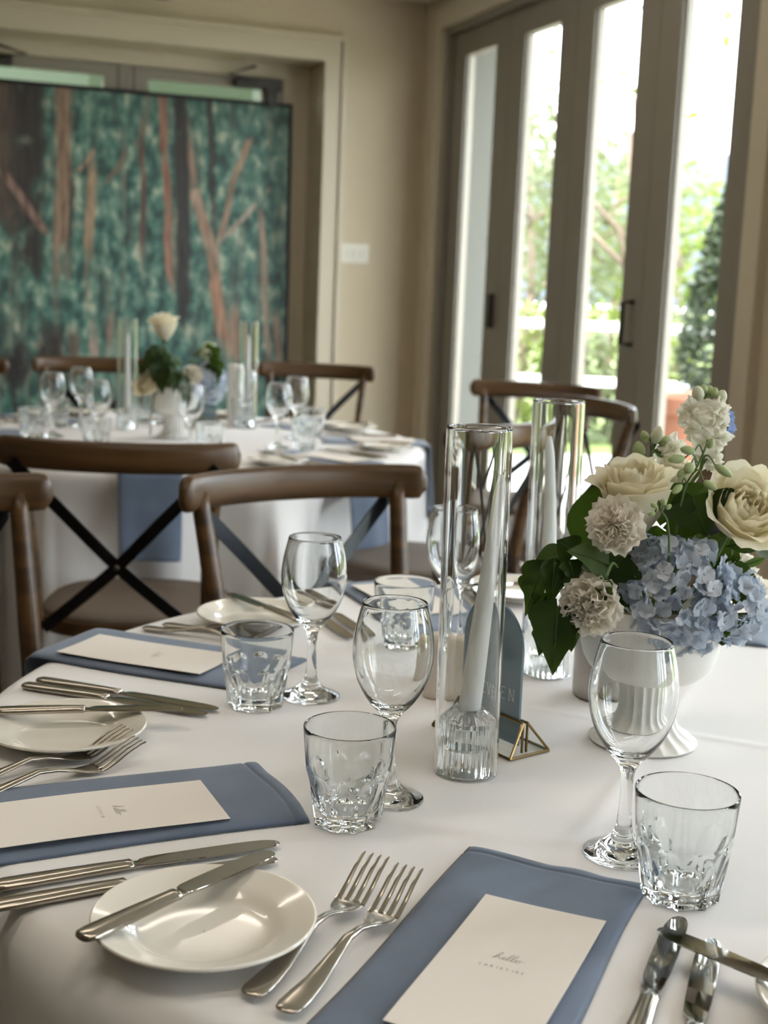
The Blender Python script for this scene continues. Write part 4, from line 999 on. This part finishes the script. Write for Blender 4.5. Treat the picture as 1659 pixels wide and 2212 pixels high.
def sprig(name, lb, cat, base, leaves, mcol='leaf', group='ivy and leaves in the near vase', stems=True):
    """leaves: (base px, tip px, base Y, tip Y, width, kind, facing, mat)"""
    base = Vector(base); r = thing(name, lb, cat, base, 0, group); b = MB()
    for i, (bp, tp, Yb, Yt, W, kind, up, mk, cu) in enumerate(leaves):
        p, q = P3(*bp, Yb), P3(*tp, Yt); L_ = (q - p).length
        l = MB(); leafmesh(l, L_, W, kind, .22 if cu < 1 else .5, cu if cu < 1 else .5, i * 7 + len(lb), frame(q - p, up), .03); o = obj('leaf', l, M[mk], r, True, p - base)
        vn = MB(); mm = frame(q - p, up)
        vn.tube([mm @ Vector((0, L_ * k_, -(cu if cu < 1 else .5) * L_ * k_ * k_ * .5 + .0004)) for k_ in (0, .2, .4, .6, .8, .95)], [.0009, .0008, .0007, .0006, .0004, .0002], 5)
        obj('midrib', vn, M['leaf_light'], o)
        if stems: b.tube(bez([(0, 0, 0), (p - base) * .5 + Vector((0, 0, .012)), p - base], 6), .0011, 6)
    if stems: obj('stem', b, M['stem'], r)
    return r
up_v = VIEW
# roses
rose(P3(1372, 1148, 1.405), (-.10, -.22, 1), .0400, .076, 4, 'ivory rose at the left seen from the side, above the front carnation', .35, .4, (-.03, 0))
rose(P3(1580, 1136, 1.400), (.16, -.62, .58), .0440, .054, 9, 'ivory rose at the right, open towards the camera', .55, 1.0, (.03, -.01))
rose(P3(1462, 1062, 1.47), (.05, .1, 1), .0260, .036, 14, 'small ivory bloom behind the left rose and stock stem', .5, .4, (0, .02))
# carnations
carn(P3(1330, 1138, 1.352), (-.30, -.85, .30), .0350, 3, 'cream carnation in front of the left rose', (-.03, -.03))
carn(P3(1280, 1305, 1.340), (-.40, -.80, -.15), .0370, 8, 'cream carnation drooping over the left of the vase rim', (-.05, -.03))
carn(P3(1585, 1228, 1.445), (.15, -.5, .75), .0290, 12, 'cream carnation at the right behind the dark leaf', (.04, 0))
carn(P3(1632, 1290, 1.440), (.8, -.5, .05), .0270, 15, 'cream carnation at the far right edge of the flowers', (.05, 0))
# stock stems
def stock(base_px, Yb, top, lb, blooms, buds, rt=(0, 0)):
    pts = [P3(*q, Yb) for q in top]; base = pts[0]; r = thing('stock_flower', lb, 'flower', base, 0, 'white stock stems')
    b = MB(); P = bez([in_vase(rt) - base] + [p - base for p in pts], 6); b.tube(P, [.0028 - .0014 * i / len(P) for i in range(len(P))], 8)
    cx = lambda q: min((p for p in P), key=lambda p: (p - q).length)
    for i, (px, py, dy, n, R) in enumerate(blooms):
        q = P3(px, py, Yb + dy) - base; o = obj('blossom', stock_bloom(R, i * 3 + len(lb)), M['stock'], r, True, q); orient(o, n, i); stem_to(b, q, cx(q - Vector((0, 0, .01))), .0009)
    for i, (px, py, dy, d, L_, R, mk) in enumerate(buds):
        q = P3(px, py, Yb + dy) - base; bb = MB(); bud_mesh(bb, (0, 0, 0), d, L_, R); obj('bud', bb, M[mk], r, True, q); stem_to(b, q, cx(q - Vector((0, 0, .008))), .0009)
    obj('stem', b, M['stem'], r); return r
stock((1480, 1100), 1.43, [(1478, 1090), (1515, 1010), (1520, 930), (1515, 870)], 'tall white stock stem with blossoms at the top right of the flowers',
      [(1494, 893, -.012, (-.55, -.75, .35), .0215), (1551, 892, -.010, (.45, -.8, .35), .0205), (1543, 946, -.016, (.35, -.9, .05), .0240), (1500, 928, .012, (-.8, -.1, .3), .018), (1545, 996, -.002, (.6, -.7, .1), .0155), (1518, 985, .008, (.1, -.8, .2), .015)],
      [(1510, 866, -.006, (-.25, -.2, 1), .017, .0068, 'bud_white'), (1551, 872, .002, (.3, -.2, 1), .016, .0066, 'bud_white'), (1530, 860, .004, (.1, .2, 1), .014, .006, 'bud'), (1520, 850, .0, (-.1, 0, 1), .010, .0045, 'bud'), (1540, 858, .0, (.2, 0, 1), .011, .0045, 'bud')], (.02, 0))
stock((1410, 1000), 1.475, [(1406, 1010), (1406, 960)], 'short stock stem with green buds above the left rose',
      [(1450, 975, .0, (.1, -.95, .25), .0225)],
      [(1413, 957, 0, (.25, -.1, 1), .020, .0068, 'bud_white'), (1398, 955, 0, (-.5, 0, 1), .014, .0050, 'bud'), (1381, 992, 0, (-.15, -.1, 1), .021, .0072, 'bud'), (1428, 962, 0, (.5, 0, .8), .012, .005, 'bud'), (1438, 960, .005, (.2, 0, 1), .011, .004, 'bud')], (-.005, .02))
# green seed sprig between the roses
def sprig_buds(lb, Yb, path, buds, rt, name='bud_sprig'):
    pts = [P3(*q, Yb) for q in path]; base = pts[0]; r = thing(name, lb, 'flower stem', base, 0, 'thin green bud sprigs')
    b = MB(); P = bez([in_vase(rt) - base] + [p - base for p in pts], 6); b.tube(P, .0012, 7)
    for px, py, d, L_, R in buds:
        q = P3(px, py, Yb - .004) - base; bb = MB(); bud_mesh(bb, (0, 0, 0), d, L_, R); obj('bud', bb, M['bud'], r, True, q); stem_to(b, q, min(P, key=lambda p: (p - q).length), .0008)
    obj('stem', b, M['stem'], r); return r
sprig_buds('green bud sprig arching between the two roses', 1.375, [(1440, 1290), (1455, 1180), (1478, 1060), (1505, 1010), (1525, 965)],
    [(1500, 975, (-1, -.2, .15), .016, .0048), (1492, 1003, (-.3, -.6, -.5), .013, .0058), (1478, 990, (-1, -.2, -.1), .018, .0050), (1482, 1014, (-.7, -.3, -.7), .013, .0050), (1530, 968, (.3, -.3, 1), .012, .0040), (1545, 1005, (.9, -.2, -.55), .021, .0048), (1520, 1040, (.9, -.2, -.5), .016, .0046), (1472, 1048, (-.7, -.4, -.6), .014, .0040)], (0, -.03))
sprig_buds('thin green sprig with tiny brown buds right of the left rose', 1.345, [(1435, 1290), (1445, 1210), (1442, 1130), (1425, 1100)],
    [(1419, 1096, (-.8, -.2, .5), .008, .0030), (1432, 1093, (.1, -.2, 1), .008, .0030), (1415, 1108, (-1, -.2, -.2), .008, .0030), (1438, 1099, (.7, -.1, .6), .007, .0028)], (-.005, -.03))
# delphinium
dp = thing('delphinium', 'pale blue bloom peeping out behind the top stock blossoms', 'flower', P3(1572, 905, 1.452), 0)
o = obj('petals', stock_bloom(.017, 5), M['delph'], dp, True); orient(o, (.9, -.4, .2)); o = obj('petals', stock_bloom(.013, 6), M['delph'], dp, True, P3(1572, 930, 1.452) - P3(1572, 905, 1.452)); orient(o, (.7, -.6, -.3))
b = MB(); stem_to(b, (0, 0, 0), in_vase((.03, .02)) - dp.location, .0013); obj('stem', b, M['stem'], dp)
# hydrangeas
def floret(seed):
    b = MB(); rn = random.Random(seed); R = .0118
    for i in range(4):
        a0 = i * PI / 2 + rn.uniform(-.15, .15); e0 = rn.uniform(.1, .6); l0 = R * rn.uniform(.9, 1.12); r1 = rn.uniform(0, 6.28)
        def fn(u, v, a0=a0, e0=e0, l0=l0, r1=r1):
            x = u * 2 - 1; w_ = math.sin(PI * min(1, .12 + .80 * v)) ** .6; l = l0 * v * (1 - .10 * x * x * v); y = x * w_ * l0 * .56; e2 = e0 + .25 * v * math.sin(x * 2 + r1)
            rad = l * math.cos(e2); z = l * math.sin(e2) + .0014 * x * x - .001 * v * v
            return (rad * math.cos(a0) - y * math.sin(a0), rad * math.sin(a0) + y * math.cos(a0), z)
        b.grid(fn, 6, 5)
    b.ball((0, 0, .0006), .0012, 8, 5); return b
FLOR = [floret(i).mesh('floret', M['hydrangea']) for i in range(5)]
def hydrangea(c, rad, n, lb, seed, root, hide=None, sc=1.0):
    c = Vector(c); r = thing('hydrangea', lb, 'hydrangea', c, 0, 'pale blue hydrangea heads'); rn = random.Random(seed); k = 0; i = 0
    while k < n and i < 3000:
        t_ = (i + .5) / (n * 1.62); i += 1
        if t_ > 1: break
        z = 1 - 2 * t_; a = i * 2.39996; q = math.sqrt(1 - z * z); d = Vector((q * math.cos(a), q * math.sin(a), z))
        d = Matrix.Rotation(1.1, 3, 'X') @ d
        if d.y > .42: continue
        k += 1; bump = 1 + rn.uniform(-.16, .10); p = Vector((d.x * rad[0], d.y * rad[1], d.z * rad[2])) * bump
        o = obj('floret', FLOR[rn.randrange(5)], None, r, loc=p); nn = Vector((d.x / rad[0], d.y / rad[1], d.z / rad[2])).normalized() + Vector((rn.uniform(-.75, .75), rn.uniform(-.75, .75), rn.uniform(-.75, .75)))
        orient(o, nn, rn.uniform(0, 6.28)); s_ = sc * rn.uniform(.82, 1.10); o.scale = (s_, s_, s_)
    b = MB(); rr = random.Random(seed + 1)
    for i in range(26):
        d = Vector((rr.gauss(0, 1), rr.gauss(-.6, .8), rr.gauss(0, 1))).normalized(); b.tube([(0, .2 * rad[1], -.3 * rad[2]), (d.x * rad[0] * .9, d.y * rad[1] * .9, d.z * rad[2] * .9)], .0008, 5)
    stem_to(b, (0, .1 * rad[1], -.2 * rad[2]), in_vase(root) - c, .003); obj('stalks', b, M['stem'], r); return r
hydrangea(P3(1462, 1290, 1.365), (.0515, .037, .0590), 97, 'large pale blue hydrangea head hanging over the front of the vase', 4, (.01, -.03))
hydrangea(P3(1575, 1308, 1.385), (.0360, .030, .0360), 52, 'smaller pale blue hydrangea head at the right of the vase', 11, (.04, -.02))
hydrangea(P3(1385, 1215, 1.395), (.0260, .022, .0260), 26, 'few pale blue florets below the front carnation, shaded', 21, (-.01, -.02))
# leaves
UPV = VIEW + Vector((0, 0, .15))
iv = sprig('ivy_sprig', 'dark ivy sprig hanging over the left of the vase', 'ivy', P3(1290, 1255, 1.40), [
    ((1205, 1312), (1193, 1462), 1.345, 1.335, .062, 'ivy', VIEW + Vector((-.2, 0, .1)), 'leaf', .12),
    ((1222, 1325), (1236, 1408), 1.36, 1.352, .038, 'heart', VIEW + Vector((.3, 0, .0)), 'leaf', .15),
    ((1172, 1225), (1128, 1335), 1.372, 1.362, .040, 'ivy', VIEW + Vector((-.6, 0, .2)), 'leaf', .2),
    ((1198, 1218), (1190, 1315), 1.358, 1.350, .036, 'ivy', VIEW + Vector((.3, 0, .3)), 'leaf', .25),
    ((1215, 1200), (1150, 1222), 1.385, 1.38, .034, 'heart', VIEW + Vector((0, 0, .8)), 'leaf', .3),
    ((1262, 1262), (1212, 1312), 1.355, 1.345, .030, 'ivy', VIEW + Vector((-.2, 0, .4)), 'leaf', .2),
    ((1150, 1250), (1136, 1290), 1.395, 1.39, .030, 'heart', VIEW, 'leaf', .2),
    ((1180, 1290), (1150, 1345), 1.365, 1.355, .030, 'ivy', VIEW + Vector((-.4, 0, .1)), 'leaf', .25),
    ((1228, 1232), (1200, 1275), 1.352, 1.345, .028, 'ivy', VIEW + Vector((.4, 0, .2)), 'leaf', .25),
    ((1252, 1300), (1228, 1352), 1.350, 1.343, .024, 'heart', VIEW + Vector((-.3, 0, .2)), 'leaf', .3),
    ((1188, 1345), (1160, 1418), 1.352, 1.345, .040, 'ivy', VIEW + Vector((-.5, 0, .2)), 'leaf', .2),
    ((1230, 1215), (1245, 1262), 1.348, 1.340, .030, 'ivy', VIEW + Vector((.2, 0, .5)), 'leaf', .25),
    ((1165, 1240), (1122, 1262), 1.385, 1.375, .026, 'ivy', VIEW + Vector((-.3, 0, .6)), 'leaf', .3)])
sprig('ivy_leaf', 'pale lit ivy leaf folded below the front carnation', 'leaf', P3(1335, 1230, 1.385), [((1305, 1218), (1236, 1182), 1.352, 1.340, .046, 'heart', VIEW + Vector((-.35, .0, .95)), 'leaf_light', .45), ((1238, 1190), (1205, 1168), 1.362, 1.355, .034, 'heart', VIEW + Vector((-.5, 0, .2)), 'leaf', .3)])
sprig('ivy_leaf', 'dark ivy leaf lying under the front carnation, left of the blue florets', 'leaf', P3(1370, 1240, 1.395), [((1345, 1205), (1290, 1262), 1.360, 1.350, .060, 'ivy', VIEW + Vector((.2, 0, .5)), 'leaf', .2), ((1320, 1262), (1245, 1252), 1.365, 1.352, .044, 'ivy', VIEW + Vector((.1, 0, .6)), 'leaf', .3)])
sprig('ivy_leaf', 'small curled bright green leaf above the vase rim', 'leaf', P3(1335, 1225, 1.35), [((1304, 1258), (1322, 1322), 1.330, 1.322, .020, 'ivy', VIEW + Vector((-.5, 0, 0)), 'leaf_light', .35), ((1306, 1262), (1303, 1236), 1.330, 1.328, .010, 'oval', VIEW + Vector((.4, 0, .3)), 'leaf_light', .3)])
sprig('salal_leaf', 'big dark leaf behind the front carnation at the left', 'leaf', P3(1330, 1200, 1.42), [((1268, 1205), (1300, 1042), 1.405, 1.415, .060, 'oval', VIEW + Vector((-.45, 0, .2)), 'leaf', .15)])
sprig('salal_leaf', 'dark leaf behind the green buds between the roses', 'leaf', P3(1480, 1190, 1.42), [((1440, 1128), (1530, 1042), 1.405, 1.412, .066, 'heart', VIEW + Vector((-.1, 0, .35)), 'leaf', .15)])
sprig('ivy_leaf', 'bright translucent ivy leaf hanging below the right rose', 'leaf', P3(1500, 1200, 1.41), [((1498, 1082), (1530, 1158), 1.380, 1.366, .086, 'ivy', VIEW + Vector((.0, 0, .25)), 'leaf', .25), ((1495, 1084), (1440, 1112), 1.385, 1.378, .030, 'heart', VIEW + Vector((-.1, 0, .8)), 'leaf', .3)])
sprig('salal_leaf', 'dark leaf under the right rose at the frame edge', 'leaf', P3(1580, 1200, 1.42), [((1570, 1180), (1655, 1160), 1.405, 1.40, .036, 'oval', VIEW + Vector((0, 0, .9)), 'leaf', .2), ((1600, 1165), (1700, 1195), 1.42, 1.42, .04, 'oval', VIEW + Vector((0, 0, 1)), 'leaf', .2)])
sprig('salal_leaf', 'nearly black leaf between hydrangea and right carnations', 'leaf', P3(1560, 1270, 1.42), [((1560, 1262), (1640, 1262), 1.405, 1.395, .050, 'oval', VIEW + Vector((.1, 0, .25)), 'leaf', .15)])
sprig('salal_leaf', 'dark leaves filling the middle behind the hydrangea', 'leaf', P3(1440, 1260, 1.43), [((1400, 1230), (1420, 1135), 1.415, 1.42, .055, 'oval', VIEW + Vector((.1, 0, .3)), 'leaf', .1), ((1480, 1240), (1520, 1150), 1.43, 1.43, .06, 'oval', VIEW, 'leaf', .1), ((1445, 1250), (1465, 1150), 1.435, 1.44, .06, 'oval', VIEW, 'leaf', .1), ((1540, 1240), (1560, 1150), 1.435, 1.44, .05, 'oval', VIEW, 'leaf', .1), ((1350, 1290), (1300, 1215), 1.40, 1.40, .05, 'oval', VIEW + Vector((-.1, 0, .4)), 'leaf', .1), ((1372, 1300), (1335, 1290), 1.37, 1.36, .035, 'oval', VIEW + Vector((-.1, 0, .4)), 'leaf', .1)])
sprig('fern_tip', 'small green leaf tips below the right hydrangea', 'leaf', P3(1560, 1340, 1.40), [((1585, 1340), (1622, 1372), 1.375, 1.37, .012, 'oval', VIEW, 'leaf_light', .2), ((1570, 1345), (1560, 1395), 1.38, 1.375, .022, 'oval', VIEW, 'leaf', .2), ((1600, 1225), (1655, 1205), 1.43, 1.43, .010, 'oval', VIEW, 'leaf_light', .2)])
sprig('stock_leaf', 'dark leaf edge above the left rose', 'leaf', P3(1400, 1040, 1.46), [((1395, 1003), (1358, 1004), 1.46, 1.455, .018, 'oval', VIEW + Vector((0, 0, .8)), 'leaf', .2), ((1412, 972), (1440, 985), 1.47, 1.47, .012, 'oval', VIEW + Vector((0, 0, .5)), 'leaf_light', .2)])
b = MB()
# far arrangement: copies turned about the far vase
FV = Vector((FT.x - .005, FT.y - .02, TZ + .001))
dup(va, FV, .4, 'blurred white pedestal vase on the far table before the print')
def at_far(x, y, z): return FV + Vector((x, y, z))
by = {}
for o in list(COL.objects):
    if o.parent is None and o.get('category'): by.setdefault(o.name.split('.')[0], []).append(o)
R_, H_, I_, S_, C_ = by['rose'], by['hydrangea'], by['ivy_sprig'], by['stock_flower'], by['carnation']
dup(R_[0], at_far(-.03, -.03, .305), .5, 'blurred ivory rose highest on the far arrangement')
dup(R_[1], at_far(-.055, -.06, .150), -.9, 'blurred cream rose at the lower left of the far arrangement')
dup(H_[0], at_far(.105, .0, .175), .7, 'blurred pale blue hydrangea at the right of the far arrangement')
dup(S_[0], at_far(.085, .03, .17), .2, 'blurred stock stem at the right of the far arrangement')
dup(C_[0], at_far(.06, -.05, .20), .5, 'blurred cream carnation in the middle right of the far arrangement')
for i, (x, y, z, rz) in enumerate([(.03, -.06, .23, 0), (.02, -.08, .19, 1.2), (.06, -.05, .26, 2.6), (-.01, -.04, .25, .4), (.08, -.02, .21, 4.4), (-.03, -.07, .20, 5.2)]):
    dup(I_[0], at_far(x, y, z), rz, ['blurred dark ivy in the centre of the far arrangement', 'blurred ivy at the rim of the far vase', 'blurred ivy below the highest far rose', 'blurred ivy at the left of the far arrangement', 'blurred ivy at the right of the far arrangement', 'blurred ivy low at the left rim of the far vase'][i], 'ivy in the far vase')
